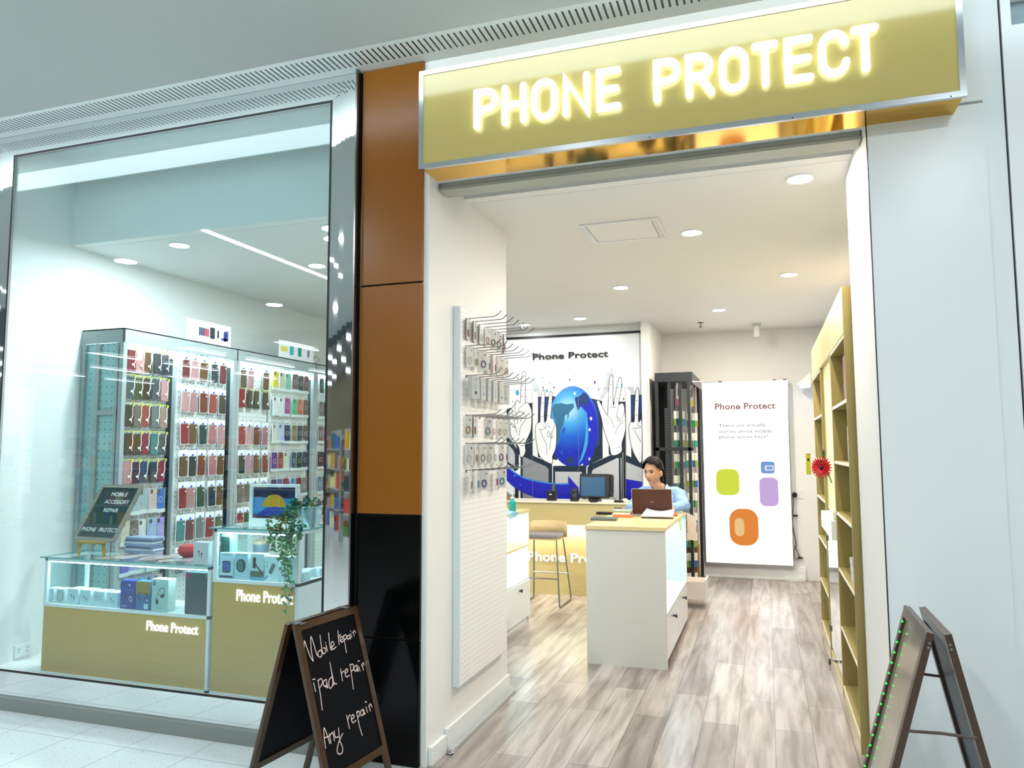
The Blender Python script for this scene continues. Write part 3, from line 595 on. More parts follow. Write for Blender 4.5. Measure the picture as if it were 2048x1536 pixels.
def d_ringg(b, ms, x, z, y): ringd(b, ms, x, z, y, '#8f968c'); prt(b, ms, rrect(.04, .05, .019, 0, z*.5), y+.0004, '#d9dcd2')
def d_buds(b, ms, x, z, y): buds(b, ms, x, z, y)
def d_buds2(b, ms, x, z, y):
    for k in (-.013, .013): ms_ = [(k+.009*math.cos(a*PI/8), z*.55+.009*math.sin(a*PI/8)) for a in range(16)]; rib(b, ms, ms_, .002, y, '#b0b4b6', True)
    for k in range(4): prt(b, ms, rrect(.02, .0015, .0007, -.02, z*.75-k*.004), y, '#9a9ea2')
def d_blue(b, ms, x, z, y):
    rib(b, ms, [(-.025, .03), (-.025, .075), (.03, .085), (.034, .05)], .003, y, '#0c1c50'); wr(b, ms, 'BE BOLD', -.03, .03, .105, .012, y, '#2f6fe0'); prt(b, ms, rrect(.026, .034, .0128, .026, .058), y+.0003, '#c8e0d8'); prt(b, ms, rrect(.016, .022, .0078, .026, .058), y, '#2a58b0')
    wr(b, ms, 'AN-S88', -.04, -.006, .012, .010, y, '#cfe4f4', .01); prt(b, ms, rrect(.012, .012, .0058, .015, .138), y, '#e8f4ff'); prt(b, ms, rrect(.012, .012, .0058, -.025, .138), y, '#10224a')
def d_neck(b, ms, x, z, y):
    prt(b, ms, [(-x/2, z*.55), (x/2, z*.55), (x/2, z), (-x/2, z)], y+.0004, '#b98626'); rib(b, ms, [(-.03, .10), (.03, .098)], .003, y, '#14171c')
    for s_ in (-1, 1): rib(b, ms, [(s_*.03, .10), (s_*.034, .085), (s_*.016, .055)], .005, y, '#14171c'); rib(b, ms, [(s_*.03, .147), (s_*.028, .125), (s_*.008, .118)], .0015, y, '#5a3a10')
    prt(b, ms, rrect(.03, .03, .002, .026, .022), y, '#e8f0f4'); prt(b, ms, rrect(.01, .01, .0048, .03, .058), y, '#eaf6ff')
def d_bone(b, ms, x, z, y):
    rib(b, ms, [(-.008, .052), (-.034, .078), (-.026, .05), (-.018, .095), (.0, .13), (.03, .138), (.036, .115), (.012, .092), (-.006, .098)], .0035, y, '#20282c')
    prt(b, ms, rrect(.016, .03, .007, -.018, .055), y, '#20282c'); prt(b, ms, [(.0, .088), (.03, .108), (.036, .09), (.018, .076)], y, '#20282c'); prt(b, ms, rrect(.02, .026, .001, -.042, .16), y, '#a88088'); wr(b, ms, 'Runner', -.012, .014, .018, .007, y, '#5a6064')
def d_dark(b, ms, x, z, y):
    rib(b, ms, arc(0, .115, .035, .06, 20, 160, 12), .004, y, '#1b4a56'); prt(b, ms, rrect(.025, .03, .001, -x/2+.018, z-.02), y, '#b01860'); wr(b, ms, '?', x/2-.02, x/2-.012, z-.022, .01, y, '#dfeeee'); prt(b, ms, rrect(.03, .05, .012, -.038, .10), y, '#123640'); prt(b, ms, rrect(.03, .05, .012, .038, .10), y, '#123640')
zb = .619
def at(u): return YP(u, 1190, 3.60).x
pbox('charger_box', 'small white box with silver ring, leftmost in low counter', 'box', (at(109), 3.60, zb), (.058, .06, .085), '#e6ebee', d_ring)
pbox('charger_box', 'small white box with olive ring disc in low counter', 'box', (at(129), 3.60, zb), (.062, .06, .085), '#e2e6e4', d_ringg)
for k, (u, d, l) in enumerate(((154, d_buds, 'white earbud box right of the ring boxes, nearest left'), (179, d_buds, 'white earbud box, second from left in low counter'), (206, d_buds2, 'white box with outlined earbuds and small print in low counter'), (233, d_buds, 'white earbud box touching the blue carton in low counter'))):
    pbox('earbud_box', l, 'box', (at(u), 3.61, zb), (.083, .08, .092-.002*k), '#e4eaed', d)
pbox('earphone_box', 'dark blue neckband earphone carton with AN-S88 print', 'box', (at(264), 3.59, zb), (.105, .05, .165), '#123a9c', d_blue)
pbox('earphone_box', 'blue and ochre neckband earphone carton with white label', 'box', (at(295), 3.59, zb), (.105, .05, .165), '#2a6cac', d_neck)
pbox('headphone_box', 'pale bone conduction headphone carton in low counter', 'box', (at(330), 3.59, zb), (.12, .06, .185), '#d3dcd6', d_bone)
pbox('headphone_box', 'large dark teal headphone carton at the right of low counter', 'box', (-3.105, 3.60, zb), (.165, .07, .235), '#0c3a44', d_dark)
def d_watch(b, ms, x, z, y): prt(b, ms, rrect(.055, .065, .006, 0, .065), y, '#16233c'); prt(b, ms, rrect(.045, .052, .004, 0, .067), y-.0004, '#2a5aa8'); wr(b, ms, 'universal', -.026, .026, .128, .009, y, '#3c4650'); prt(b, ms, rrect(x*.94, .012, .001, 0, .01), y, '#1d2a55')
def d_chg(b, ms, x, z, y): prt(b, ms, rrect(.062, .074, .030, 0, .075), y, '#1f3a3c'); prt(b, ms, rrect(.03, .05, .004, -.004, .075), y-.0004, '#4a7a7c'); wr(b, ms, 'Power in Stability', -.03, .03, .132, .006, y, '#566068')
def d_mount(b, ms, x, z, y): prt(b, ms, [(-x/2, 0), (x/2, 0), (x/2, .05), (-x/2, .05)], y, '#2d5c50'); prt(b, ms, [(-x/2, 0), (x/2, 0), (x/2, .018), (-x/2, .018)], y-.0004, '#3f9cb8'); prt(b, ms, rrect(.02, .06, .004, -.018, .095), y-.0004, '#20282c'); rib(b, ms, [(-.01, .085), (.03, .045), (.03, .03)], .008, y-.0006, '#15191c')
def d_grip(b, ms, x, z, y): rib(b, ms, [(-.006, .05), (.012, .085)], .024, y, '#6a767c'); rib(b, ms, [(-.038, .012), (-.028, .025)], .012, y, '#4f9cc0'); prt(b, ms, rrect(.008, .008, .0038, -.03, .1), y, '#8a949a'); prt(b, ms, rrect(.008, .008, .0038, -.03, .08), y, '#8a949a')
zt_ = .829
def at2(u): return YP(u, 1130, 3.60).x
pbox('watch_box', 'white box with dark watch screen, leftmost in tall counter', 'box', (at2(459), 3.60, zt_), (.092, .05, .143), '#dfe6ee', d_watch)
pbox('charger_box', 'pale box with dark round charger picture in tall counter', 'box', (at2(488), 3.60, zt_), (.088, .05, .143), '#c9d9e4', d_chg)
pbox('phone_mount_box', 'box picturing a black car phone mount in tall counter', 'box', (at2(520), 3.60, zt_), (.088, .05, .145), '#d8e2e4', d_mount)
pbox('grip_box', 'white box picturing a silver stylus grip behind the vine', 'box', (at2(549), 3.60, zt_), (.09, .05, .135), '#eef3f5', d_grip)
pbox('white_box', 'plain white carton right of the vine in tall counter', 'box', (at2(582), 3.61, zt_), (.09, .06, .135), '#e9eff2')
pbox('screen_protector_box', 'green fronted box stacked on the watch box', 'box', (at2(453), 3.62, zt_+.1435), (.075, .05, .10), '#9fd8cc', lambda b, ms, x, z, y: prt(b, ms, [(-x/2, .0), (x*.3, .0), (x*.3, z*.86), (-x/2, z*.86)], y, '#0f4a40'))
q = thing('paper_cup', 'beige cup with grey band at the back of tall counter', 'cup', (-2.845, 3.79, zt_+.0)); build(MB().lathe([(.034, 0), (.046, .19), (.044, .19), (.032, .006)], (-2.845, 3.79, zt_+.0), 24), 'cup', mat('cup beige', '#c9a98a', .5), q, smooth=True); build(MB().lathe([(.0445, .12), (.0475, .17), (.047, .171), (.0435, .12)], (-2.845, 3.79, zt_), 24), 'band', mat('cup band', '#60707c', .5), q, smooth=True)
for k, (x, y, c, l) in enumerate(((-2.47, 3.66, '#e6ecf0', 'front'), (-2.50, 3.76, '#dfe8ec', 'middle'), (-2.47, 3.82, '#e8eef0', 'back'))): pbox('flat_box', 'flat white box lying in right end of tall counter, %s one' % l, 'box', (x, y, zt_), (.06, .07, .045), c)
# ---------------- things on the counters ----------------
Lc = Vector((-3.997, 3.66, .993)); yaw, til = math.radians(-4.2), math.radians(30.4)
t = thing('letter_board', 'grey framed dark felt board lettered MOBILE ACCESSORY REPAIR PHONE PROTECT', 'letter board', Lc, yaw)
Rb = Matrix.Rotation(-til, 3, 'X'); U_ = Vector((1, 0, 0)); V_ = Rb @ Vector((0, 0, 1)); N_ = U_.cross(V_)
bw, bh, fr_ = .362, .39, .022
fm = grain('weathered frame', '#8f8a7c', '#6f6a5e', (2, 2, 8), .6, 10)
for p in ([(-bw/2, 0), (bw/2, 0), (bw/2, fr_), (-bw/2, fr_)], [(-bw/2, bh-fr_), (bw/2, bh-fr_), (bw/2, bh), (-bw/2, bh)], [(-bw/2, fr_), (-bw/2+fr_, fr_), (-bw/2+fr_, bh-fr_), (-bw/2, bh-fr_)], [(bw/2-fr_, fr_), (bw/2, fr_), (bw/2, bh-fr_), (bw/2-fr_, bh-fr_)]):
    build(MB().prism(p, (0, 0, 0), U_, V_, d=.018), 'frame_rail', fm, t, local=True, bevel=.001)
b = MB().prism([(-bw/2+fr_, fr_), (bw/2-fr_, fr_), (bw/2-fr_, bh-fr_), (-bw/2+fr_, bh-fr_)], -N_*.006, U_, V_, d=.008)
for k in range(46): z = fr_+.004+k*.0074; b.prism([(-bw/2+fr_, z), (bw/2-fr_, z), (bw/2-fr_, z+.002), (-bw/2+fr_, z+.002)], -N_*.0052, U_, V_, d=0)
build(b, 'felt', mat('felt green', '#16383a', .8), t, local=True)
b = MB()
for s_, x0, x1, z in (('MOBILE', -.055, .087, .309), ('ACCESSORY', -.08, .134, .256), ('REPAIR', -.05, .078, .197), ('PHONE', -.152, -.03, .062), ('PROTECT', .0, .155, .062)): b.text(s_, -N_*.0045, U_, V_, x0, x1, z, .028, m=0, bold=0)
build(b, 'plastic_letters', mat('white letters', '#f0f4f4', .4), t, local=True)
t = thing('wooden_easel', 'small ochre wooden easel under the letter board', 'easel', (-4.0, 3.66, .90))
OC = mat('ochre wood', '#a8801f', .5); build(MB().box(-4.09, 3.62, .977, -3.88, 3.655, .991), 'ledge', OC, t, bevel=.002)
for x, dx in ((-4.075, -.02), (-3.90, .02)): build(MB().ob((x+dx/2, 3.645, .940), (.014, .012, .078), Matrix.Rotation(-dx*6, 3, 'Y')), 'leg', OC, t)
build(MB().ob((-3.99, 3.74, .94), (.014, .012, .08), Matrix.Rotation(.4, 3, 'X')), 'rear_leg', OC, t)
# flat transparent screen-protector packs and a stack of cases on the low counter
PKC = ['#a9948a', '#b8a8a0', '#8f8f94', '#c0b6ae', '#9ba3b0', '#b0a2a8']
for k in range(12):
    x = -3.82+.055*k+random.uniform(-.01, .01); y = 3.585+.03*((k*5) % 3)
    o = build(MB().box(-.045, -.09, 0, .045, .09, .003), 'flat_pack', mat('pack '+PKC[k % 6], PKC[k % 6], .12), None, local=True); o.location = (x, y+.05, .9005+.0032*(k % 4)); o.rotation_euler = (0, 0, random.uniform(-.9, .9))
    tag(o, 'thin glossy clear pack lying flat on the low counter glass', 'pack', 'flat packs strewn on the low counter')
for k in range(7):
    o = build(MB().box(-.105, -.05, 0, .105, .05, .0135), 'case_pack', mat('stack '+str(k % 3), ['#8fa6c8', '#c8d6e4', '#5f7490'][k % 3], .2), None, local=True, bevel=.003); o.location = (-3.72+random.uniform(-.008, .008), 3.79, .9145+.0142*k); o.rotation_euler = (0, 0, random.uniform(-.06, .06))
    tag(o, 'clear phone case pack in the stack on low counter, number %s from bottom' % ORD[k+1], 'phone case pack', 'stack of clear case packs')
t = pbox('earbud_box', 'white upright earbud box on top of low counter at right', 'box', (-3.085, 3.585, .901), (.098, .05, .125), '#c9cfd0', lambda b, ms, x, z, y: buds(b, ms, x, z, y, '#3a4044'))
# snow globe like glass bulb and red cap behind it
t = thing('red_toy_bowl', 'dark red rounded dish behind the small items on low counter', 'dish', (-3.33, 3.74, .901)); build(MB().lathe([(.02, 0), (.055, .03), (.062, .05), (.05, .075), (.02, .085)], (-3.33, 3.74, .901), 24), 'body', REDL, t, smooth=True)
t = thing('glass_bulb', 'clear round glass bulb on stem standing on low counter', 'bulb', (-3.08, 3.72, .901)); build(MB().sph((-3.08, 3.72, 1.05), .036, 20), 'bulb', CLEAR, t, smooth=True); build(MB().lathe([(.03, 0), (.014, .02), (.012, .1), (.016, .118)], (-3.08, 3.72, .901), 20), 'stem', CLEAR, t, smooth=True)
t = thing('picture_box', 'white box with black scrollwork next to the glass bulb', 'box', (-3.0, 3.74, .901)); build(MB().box(-3.045, 3.70, .901, -2.992, 3.80, 1.0), 'carton', mat('cream', '#efe9cf', .5), t); build(MB().ribbon([(-3.04, .985), (-3.02, .995), (-3.0, .985)], .004, (0, 3.699, 0), d=.001), 'scrollwork', BLK, t)
# framed picture on the tall counter: plain generic picture
a, b2 = YP(498, 1056, 3.66), YP(595, 969, 3.66); zc = 1.1165
t = thing('framed_picture', 'white framed blue seaside picture standing on tall counter', 'picture frame', ((a.x+b2.x)/2, 3.67, zc)); x0, x1, z0, z1 = a.x, b2.x+.01, zc, b2.z
b = MB(); f = .022
for q in ((x0, z0, x1, z0+.046), (x0, z1-f*.8, x1, z1), (x0, z0+.046, x0+f, z1-f*.8), (x1-f, z0+.046, x1, z1-f*.8)): b.box(q[0], 3.655, q[1], q[2], 3.675, q[3])
build(b, 'frame', WHITEG, t, bevel=.002)
xi0, xi1, zi0, zi1 = x0+f, x1-f, z0+.046, z1-f*.8; w_, h_ = xi1-xi0, zi1-zi0; b = MB(); ms = []
P_ = lambda poly, c, k=0: prt(b, ms, [(xi0+p*w_, zi0+q*h_) for p, q in poly], 3.666-k*.0006, c)
P_([(0, 0), (1, 0), (1, 1), (0, 1)], '#0b1140'); P_([(0, .1), (1, .1), (1, .64), (0, .68)], '#1f8ac8', 1); P_([(0, 0), (1, 0), (1, .12), (0, .14)], '#3a1238', 2); P_([(.05, .08), (.3, .32), (.52, .38), (.75, .28), (.98, .06)], '#10379a', 3)
P_(arc(.5, .37, .28, .40, 180, 0, 14), '#c99a1c', 2.5)
build(b, 'picture', ms, t)
t = thing('folding_fan', 'round green dotted card disc standing behind the counter edge', 'card', (-2.855, 3.72, zc)); q = MB().prism(rrect(.055, .09, .027, -2.855, zc+.098), (0, 3.74, 0), d=.003, m=0)
for k in range(8): q.prism(rrect(.006, .006, .0028, -2.868+.012*(k % 3), zc+.075+.018*(k//3)), (0, 3.7395, 0), d=0, m=1)
build(q, 'disc', [mat('green disc', '#1c9a48', .5), WHITEG], t); build(MB().box(-2.858, 3.741, zc, -2.852, 3.744, zc+.06), 'stick', WHITEG, t)
# zinc bucket with trailing plant
bc = YP(622, 1052, 3.70); bx, by = bc.x-.0, 3.70
t = thing('zinc_bucket', 'pale blue ribbed metal bucket on the tall counter', 'bucket', (bx, by, zc))
prof = [(.042, 0), (.046, .02)]+[(.046+.014*k/8+(.0016 if k % 2 else 0), .02+.011*k) for k in range(1, 9)]+[(.064, .115), (.067, .118), (.063, .118), (.058, .105), (.04, .006)]
build(MB().lathe(prof, (bx, by, zc), 32), 'pail', mat('zinc', '#b9d4da', .3, .6), t, smooth=True)
for s_ in (-1, 1): build(MB().tube([(bx+s_*.062, by, zc+.1), (bx+s_*.074, by, zc+.108), (bx+s_*.062, by, zc+.116)], .002, 6), 'handle_lug', CHROME, t)
t = thing('trailing_plant', 'green trailing ivy vine spilling from bucket down the gold counter', 'plant', (bx, by, zc+.1))
LG = [mat('leaf a', '#1f7a38', .5), mat('leaf b', '#2f9a48', .5), mat('leaf c', '#12502c', .5), mat('leaf d', '#7cc85a', .5)]
st = MB(); lf = MB()
def leaf(p, sz, m):
    d = Vector((random.uniform(-1, 1), random.uniform(-1, .3), random.uniform(-.9, .5))).normalized(); u = d.orthogonal().normalized(); n = d.cross(u); f = n*.12*sz
    lf.add([p, p+d*sz*.35+u*sz*.27+f, p+d*sz*.75+u*sz*.17+f, p+d*sz, p+d*sz*.75-u*sz*.17+f, p+d*sz*.35-u*sz*.27+f, p+d*sz*.5-f*.3], [(0, 1, 6), (1, 2, 6), (2, 3, 6), (3, 4, 6), (4, 5, 6), (5, 0, 6)], m)
for k, (u, v) in enumerate(((575, 1085), (572, 1225), (568, 1190), (578, 1160), (560, 1120), (548, 1100), (588, 1110), (540, 1085), (600, 1075), (582, 1205), (570, 1150), (555, 1060), (565, 1135))):
    e = YP(u, v, 3.515); pts = [Vector((bx-.03, by, zc+.105)), Vector((bx-.065-random.random()*.02, by-.05, zc+.13+random.uniform(-.03, .03))), Vector((e.x+random.uniform(-.03, .03), 3.525, zc+.0+random.uniform(-.02, .07))), Vector((e.x, 3.515, (zc+e.z)/2)), e]
    pp = []
    for i in range(len(pts)-1):
        for j in range(5): pp.append(pts[i].lerp(pts[i+1], j/5)+Vector((random.uniform(-.004, .004),)*3)*1.0)
    pp.append(e); st.tube(pp, .0013, 5)
    for p in pp[4:]:
        for _ in range(3): leaf(p, random.uniform(.018, .032), random.choice((0, 0, 1, 2, 2) if p.z > 1.08 else (0, 1, 1, 2, 3)))
for k in range(90):
    a = random.uniform(0, 2*PI); r_ = random.uniform(0, .07); leaf(Vector((bx-.02+r_*math.cos(a), by-.01+r_*math.sin(a), zc+.115+random.uniform(0, .045))), random.uniform(.02, .035), random.choice((0, 2, 2)))
build(st, 'stem', mat('stem green', '#1f5a2a', .5), t); build(lf, 'foliage', LG, t)
# wall socket with white cord, left of the low counter
t = thing('wall_socket', 'white double power outlet low on the left wall in window', 'socket', (-4.63, 3.73, .22)); build(MB().box(-4.63, 3.675, .22, -4.62, 3.79, .30), 'plate', WHITEG, t, bevel=.003)
b = MB()
for y in (3.70, 3.76):
    for dz, dy in ((.055, -.006), (.055, .006), (.035, 0)): b.box(-4.6205, y+dy-.002, .22+dz-.006, -4.6185, y+dy+.002, .22+dz)
build(b, 'outlet_holes', DARKM, t); tag(build(MB().tube([(-4.618, 3.77, .26), (-4.60, 3.80, .27), (-4.60, 3.82, .24), (-4.61, 3.82, .21)], .003, 6), 'power_cord', WHITEG), 'thin white cord hanging from the window wall outlet', 'cord')
for p in (PA, PB, PC_): kill(p)
# ---------------- pegboard on entrance wall ----------------
XP_ = -1.583
t = thing('pegboard', 'tall white perforated board on entrance wall hung with key ring packets', 'pegboard', (-1.60, 4.2, .30))
PY0, PY1, PZ0, PZ1 = 3.80, 4.585, .29, 2.345
build(MB().box(-1.622, PY0, PZ0, XP_, PY1, PZ1), 'board_frame', mat('board edge', '#d4dce2', .4), t, bevel=.002)
build(MB().box(XP_, PY0+.01, PZ0+.01, XP_+.0015, PY1-.01, PZ1-.01), 'perforated_face', HOLES, t)
phb = MB().tube([(0, 0, 0), (0, -.17, .004), (0, -.19, .012), (0, -.212, .032)], .0026, 6).box(-.004, -.008, -.012, .004, .0, .004)
ph0 = build(phb, 'peg_hook', CHROME, t, local=True)
def packproto(kind):
    t = thing('key_ring_packet', 'x', 'packet')
    if kind == 'ring':
        build(MB().box(-.034, -.003, -.115, .034, -.0015, 0), 'backing_card', mat('card pale', '#d6d4d2', .5), t, local=True)
        r = MB(); r.ribbon([(.017*math.cos(a*PI/8), -.078+.019*math.sin(a*PI/8)) for a in range(16)], .006, (0, -.007, 0), d=.004, closed=True); build(r, 'ring', cm('#a02030', pre='ring'), t, local=True, olink=True)
        build(MB().prism(rrect(.011, .011, .005, .016, -.022), (0, -.004, 0), d=.001), 'seal', mat('seal brown', '#7a5148', .4), t, local=True)
        build(MB().prism([(-.037, -.12), (.037, -.12), (.036, .004), (.012, .002), (-.036, .004)], (0, -.012, 0), d=0), 'pouch', POUCH, t, local=True)
    else:
        build(MB().box(-.032, -.035, -.13, .032, -.002, 0), 'carton', mat('pack grey', '#b9bcbb', .35), t, local=True, bevel=.002)
        build(MB().prism(rrect(.016, .018, .0078, 0, -.095), (0, -.0355, 0), d=.001), 'dot', cm('#2b50c0', pre='ring'), t, local=True, olink=True)
        build(MB().box(-.002, -.0365, -.08, .0, -.0352, -.045).box(-.018, -.0362, -.022, .018, -.0352, -.020), 'print', mat('print grey', '#8a9096', .5), t, local=True)
    return t
R1, R2 = packproto('ring'), packproto('box')
rowsv = [635, 690, 750, 830, 887, 941]
RC = {'red': '#a01c2c', 'gold': '#a8823a', 'pink': '#c04a6a', 'olive': '#6a6a3a', 'green': '#8aa03a', 'silver': '#8a9294', 'purple': '#5a3f90', 'white': '#c9c4bc', 'magenta': '#a01860', 'teal': '#2f8a9c', 'blue': '#2f7ab8', 'rose': '#b05060', 'navy': '#26304a', 'sky': '#4a8ae0'}
RN = ['red,gold,white,pink,olive,olive,red', 'white,olive,purple,silver,rose,white,gold', '#navy,#blue,#sky,#silver,#navy,#silver,-', 'gold,red,-,silver,rose,gold,white', 'white,rose,silver,white,olive,purple,magenta', 'green,blue,purple,-,magenta,teal,-']
for r, v in enumerate(rowsv):
    z = XP(925, v, XP_).z; names = RN[r].split(',')
    for k in range(7):
        y = 3.885+k*.104
        h_ = ph0 if (r == 0 and k == 0) else ph0.copy()
        if h_ is not ph0: C.objects.link(h_); h_.parent = t
        h_.location = Vector((XP_, y, z))-wl(t); h_.rotation_euler = (0, 0, PI/2)
        c = names[k]
        if c == '-': continue
        pr = R2 if c[0] == '#' else R1; c = c.strip('#')
        dup(pr, (XP_+.012+.01*((k*3+r) % 3), y, z-.003), rot=(0, random.uniform(-.06, .06), PI/2+random.uniform(-.5, .25)), label='%s %s, row %s from top, %s from left on white pegboard' % (c, 'dot grey carton' if pr is R2 else 'key ring packet', ORD[r+1], ORD[k+1]), group='packets on the entrance pegboard', mats={'ring': cm(RC[c], pre='ring'), 'dot': cm(RC[c], pre='ring')})
kill(R1); kill(R2)
# ---------------- mural ----------------
MY = 8.60
def mp(x, y): q = YP(990+x/5.297, 720+y/5.297, MY); return (q.x, q.z)
b = MB(); MM = [mat('mural '+c, c, .35) for c in ('#f1f3f4', '#0c2236', '#8f9194', '#0a12b8', '#2f86d8', '#101418', '#c9cdd2', '#bfc1c6', '#3a9fd0', '#6a2a90', '#f4f5f6', '#10306e', '#0d4fa8')]
gm = mat('mural globe', '#1670d8', .3); N_m, L_m = nt(gm); g_ = N_m.new('ShaderNodeNewGeometry'); cp = N_m.new('ShaderNodeVectorMath'); cp.operation = 'DISTANCE'
gc = mp(770, 520); cp.inputs[1].default_value = (gc[0], MY, gc[1]); rp = N_m.new('ShaderNodeValToRGB'); e = rp.color_ramp.elements; e[0].position = .05; e[0].color = lin('#a6d8ee'); e[1].position = .5; e[1].color = lin('#0620b4')
k_ = e.new(.17); k_.color = lin('#3fa4e4'); k_ = e.new(.32); k_.color = lin('#0c62d4')
L_m.new(g_.outputs['Position'], cp.inputs[0]); L_m.new(cp.outputs['Value'], rp.inputs[0]); L_m.new(rp.outputs[0], N_m['Principled BSDF'].inputs['Base Color'])
lm = mat('mural land', '#2a6a90', .3); MM += [gm, lm]
lay = [0]
def pg(pts, m, px=True): lay[0] += 1; b.prism([mp(*p) for p in pts] if px else pts, (0, MY-.00007*lay[0], 0), d=0, m=m)
def ln(pts, w=3.2, m=5, closed=False): lay[0] += 1; b.ribbon([mp(*p) for p in pts], w/5.297*.0098, (0, MY-.00007*lay[0], 0), d=0, m=m, closed=closed)
def smooth(pts, n=4, closed=True):
    out = []; L = len(pts)
    for i in range(L if closed else L-1):
        p0, p1, p2, p3 = [pts[(i+k) % L] if closed else pts[max(0, min(L-1, i+k))] for k in (-1, 0, 1, 2)]
        for j in range(n):
            s = j/n; f = lambda a, b_, c, d: .5*((2*b_)+(-a+c)*s+(2*a-5*b_+4*c-d)*s*s+(-a+3*b_-3*c+d)*s**3)
            out.append((f(p0[0], p1[0], p2[0], p3[0]), f(p0[1], p1[1], p2[1], p3[1])))
    if not closed: out.append(pts[-1])
    return out
tl_, br_ = mp(-260, -270), mp(1556, 1480)
b.prism([(tl_[0], .02), (br_[0], .02), (br_[0], 2.885), (tl_[0], 2.885)], (0, MY, 0), d=.018, m=0)
# arrows
pg([(375, 88), (460, 158), (425, 158), (480, 330), (480, 420), (430, 420), (385, 190), (355, 190)], 6); pg([(1247, 78), (1268, 185), (1240, 178), (1200, 330), (1140, 420), (1105, 415), (1195, 180), (1158, 160)], 7); pg([(1400, 290), (1465, 290), (1520, 420), (1440, 420)], 6)
pg([(60, 440), (130, 560), (200, 900), (60, 1050)], 6)
# dark phones behind
for q in ([(125, 520), (385, 452), (400, 460), (400, 1010), (250, 1000), (118, 540)], [(455, 390), (640, 385), (660, 1060), (455, 1030)], [(985, 400), (1135, 432), (1142, 1040), (960, 1130)], [(1200, 440), (1385, 440), (1390, 1050), (1205, 1000)], [(1437, 368), (1560, 368), (1560, 1080), (1445, 1040)]): pg(q, 1)
pg([(400, 340), (450, 340), (450, 1030), (405, 1000)], 10); pg([(1142, 620), (1202, 620), (1202, 1010), (1142, 1030)], 10); pg([(1390, 300), (1437, 340), (1443, 1040), (1392, 1000)], 10)
for q in ([(465, 405), (560, 402), (560, 560), (465, 560)], [(1000, 420), (1100, 440), (1110, 900), (1010, 960)], [(1447, 385), (1556, 382), (1556, 560), (1447, 600)]): pg(q, 11)
pg([(80, 640), (120, 600), (130, 720), (80, 740)], 3)
# globe
pg([(825+272*math.cos(a*PI/24)*.985, 705+428*math.sin(a*PI/24)) for a in range(48)], 13)
pg([(975, 370), (1045, 480), (1086, 640), (1085, 800), (1040, 1010), (965, 1140), (930, 1120), (985, 900), (990, 700), (975, 560), (900, 480), (880, 420), (925, 370), (950, 350)], 3)
pg([(625, 470), (700, 455), (760, 470), (830, 460), (840, 500), (780, 570), (740, 590), (735, 640), (720, 700), (690, 760), (695, 830), (670, 900), (650, 880), (650, 660), (620, 600), (605, 520)], 14)
pg([(845, 400), (900, 380), (940, 340), (985, 370), (1000, 430), (970, 480), (920, 470), (880, 540), (860, 480)], 11)
for q in ([(775, 560), (785, 580), (772, 620), (765, 600)], [(735, 710), (745, 720), (730, 780), (705, 770), (715, 740)], [(690, 960), (715, 950), (725, 1010), (700, 1005)], [(765, 960), (810, 975), (790, 985)], [(750, 1060), (790, 1010), (830, 1030), (845, 1090), (800, 1100), (755, 1090)], [(705, 890), (725, 905), (712, 908)]): pg(q, 11 if q[0][1] > 1000 else 12)
pg(smooth([(960, 600), (985, 700), (985, 860), (940, 1020), (880, 1110), (900, 1060), (945, 900), (960, 750)]), 8)
for x, y, r_ in ((845, 355, 14), (1017, 620, 16), (1003, 738, 14), (999, 1048, 12)): pg([(x+r_*.75*math.cos(a*PI/6), y+r_*1.2*math.sin(a*PI/6)) for a in range(12)], 10)
# big screens at the bottom
for o, i in (([(80, 740), (205, 900), (252, 970), (252, 1150), (215, 1180), (80, 1050)], [(80, 830), (190, 950), (212, 1000), (212, 1130), (80, 1040)]),
    ([(272, 955), (590, 1095), (606, 1110), (606, 1490), (270, 1490)], [(295, 1020), (545, 1130), (568, 1160), (568, 1490), (295, 1490)]),
    ([(615, 1122), (950, 1118), (968, 1140), (968, 1490), (615, 1490)], [(638, 1182), (915, 1185), (930, 1210), (930, 1490), (638, 1490)]),
    ([(980, 1140), (1000, 1110), (1318, 965), (1332, 975), (1336, 1490), (980, 1490)], [(1025, 1190), (1040, 1160), (1290, 1040), (1312, 1040), (1316, 1490), (1025, 1490)]),
    ([(1385, 1005), (1560, 1080), (1560, 1490), (1385, 1490)], [(1388, 1080), (1560, 1150), (1560, 1290), (1388, 1260)])): pg(o, 1); pg(i, 7 if o[0][0] != 272 else 2)
pg([(1340, 980), (1385, 990), (1385, 1490), (1340, 1490)], 5); pg([(1350, 980), (1360, 980), (1362, 1490), (1352, 1490)], 2)
pg([(80, 1380), (250, 1440), (250, 1490), (80, 1490)], 2); pg([(212, 1350), (250, 1380), (250, 1490), (212, 1490)], 5)
# blue swoosh
pg(smooth([(70, 1050), (160, 1150), (300, 1240), (480, 1285), (640, 1308), (775, 1308)], 5, False)+[(775, 1228), (885, 1350), (900, 1490)]+smooth([(560, 1490), (380, 1440), (220, 1360), (120, 1270), (70, 1200)], 5, False), 3)
ln(smooth([(70, 1055), (160, 1155), (300, 1245), (480, 1290), (640, 1312), (775, 1312)], 5, False), 9, 4); pg([(1388, 1260), (1560, 1295), (1560, 1490), (1388, 1460)], 3)
for x, y, r_ in ((208, 1225, 11), (268, 1325, 8)): pg([(x+r_*.7*math.cos(a*PI/6), y+r_*1.2*math.sin(a*PI/6)) for a in range(12)], 4)
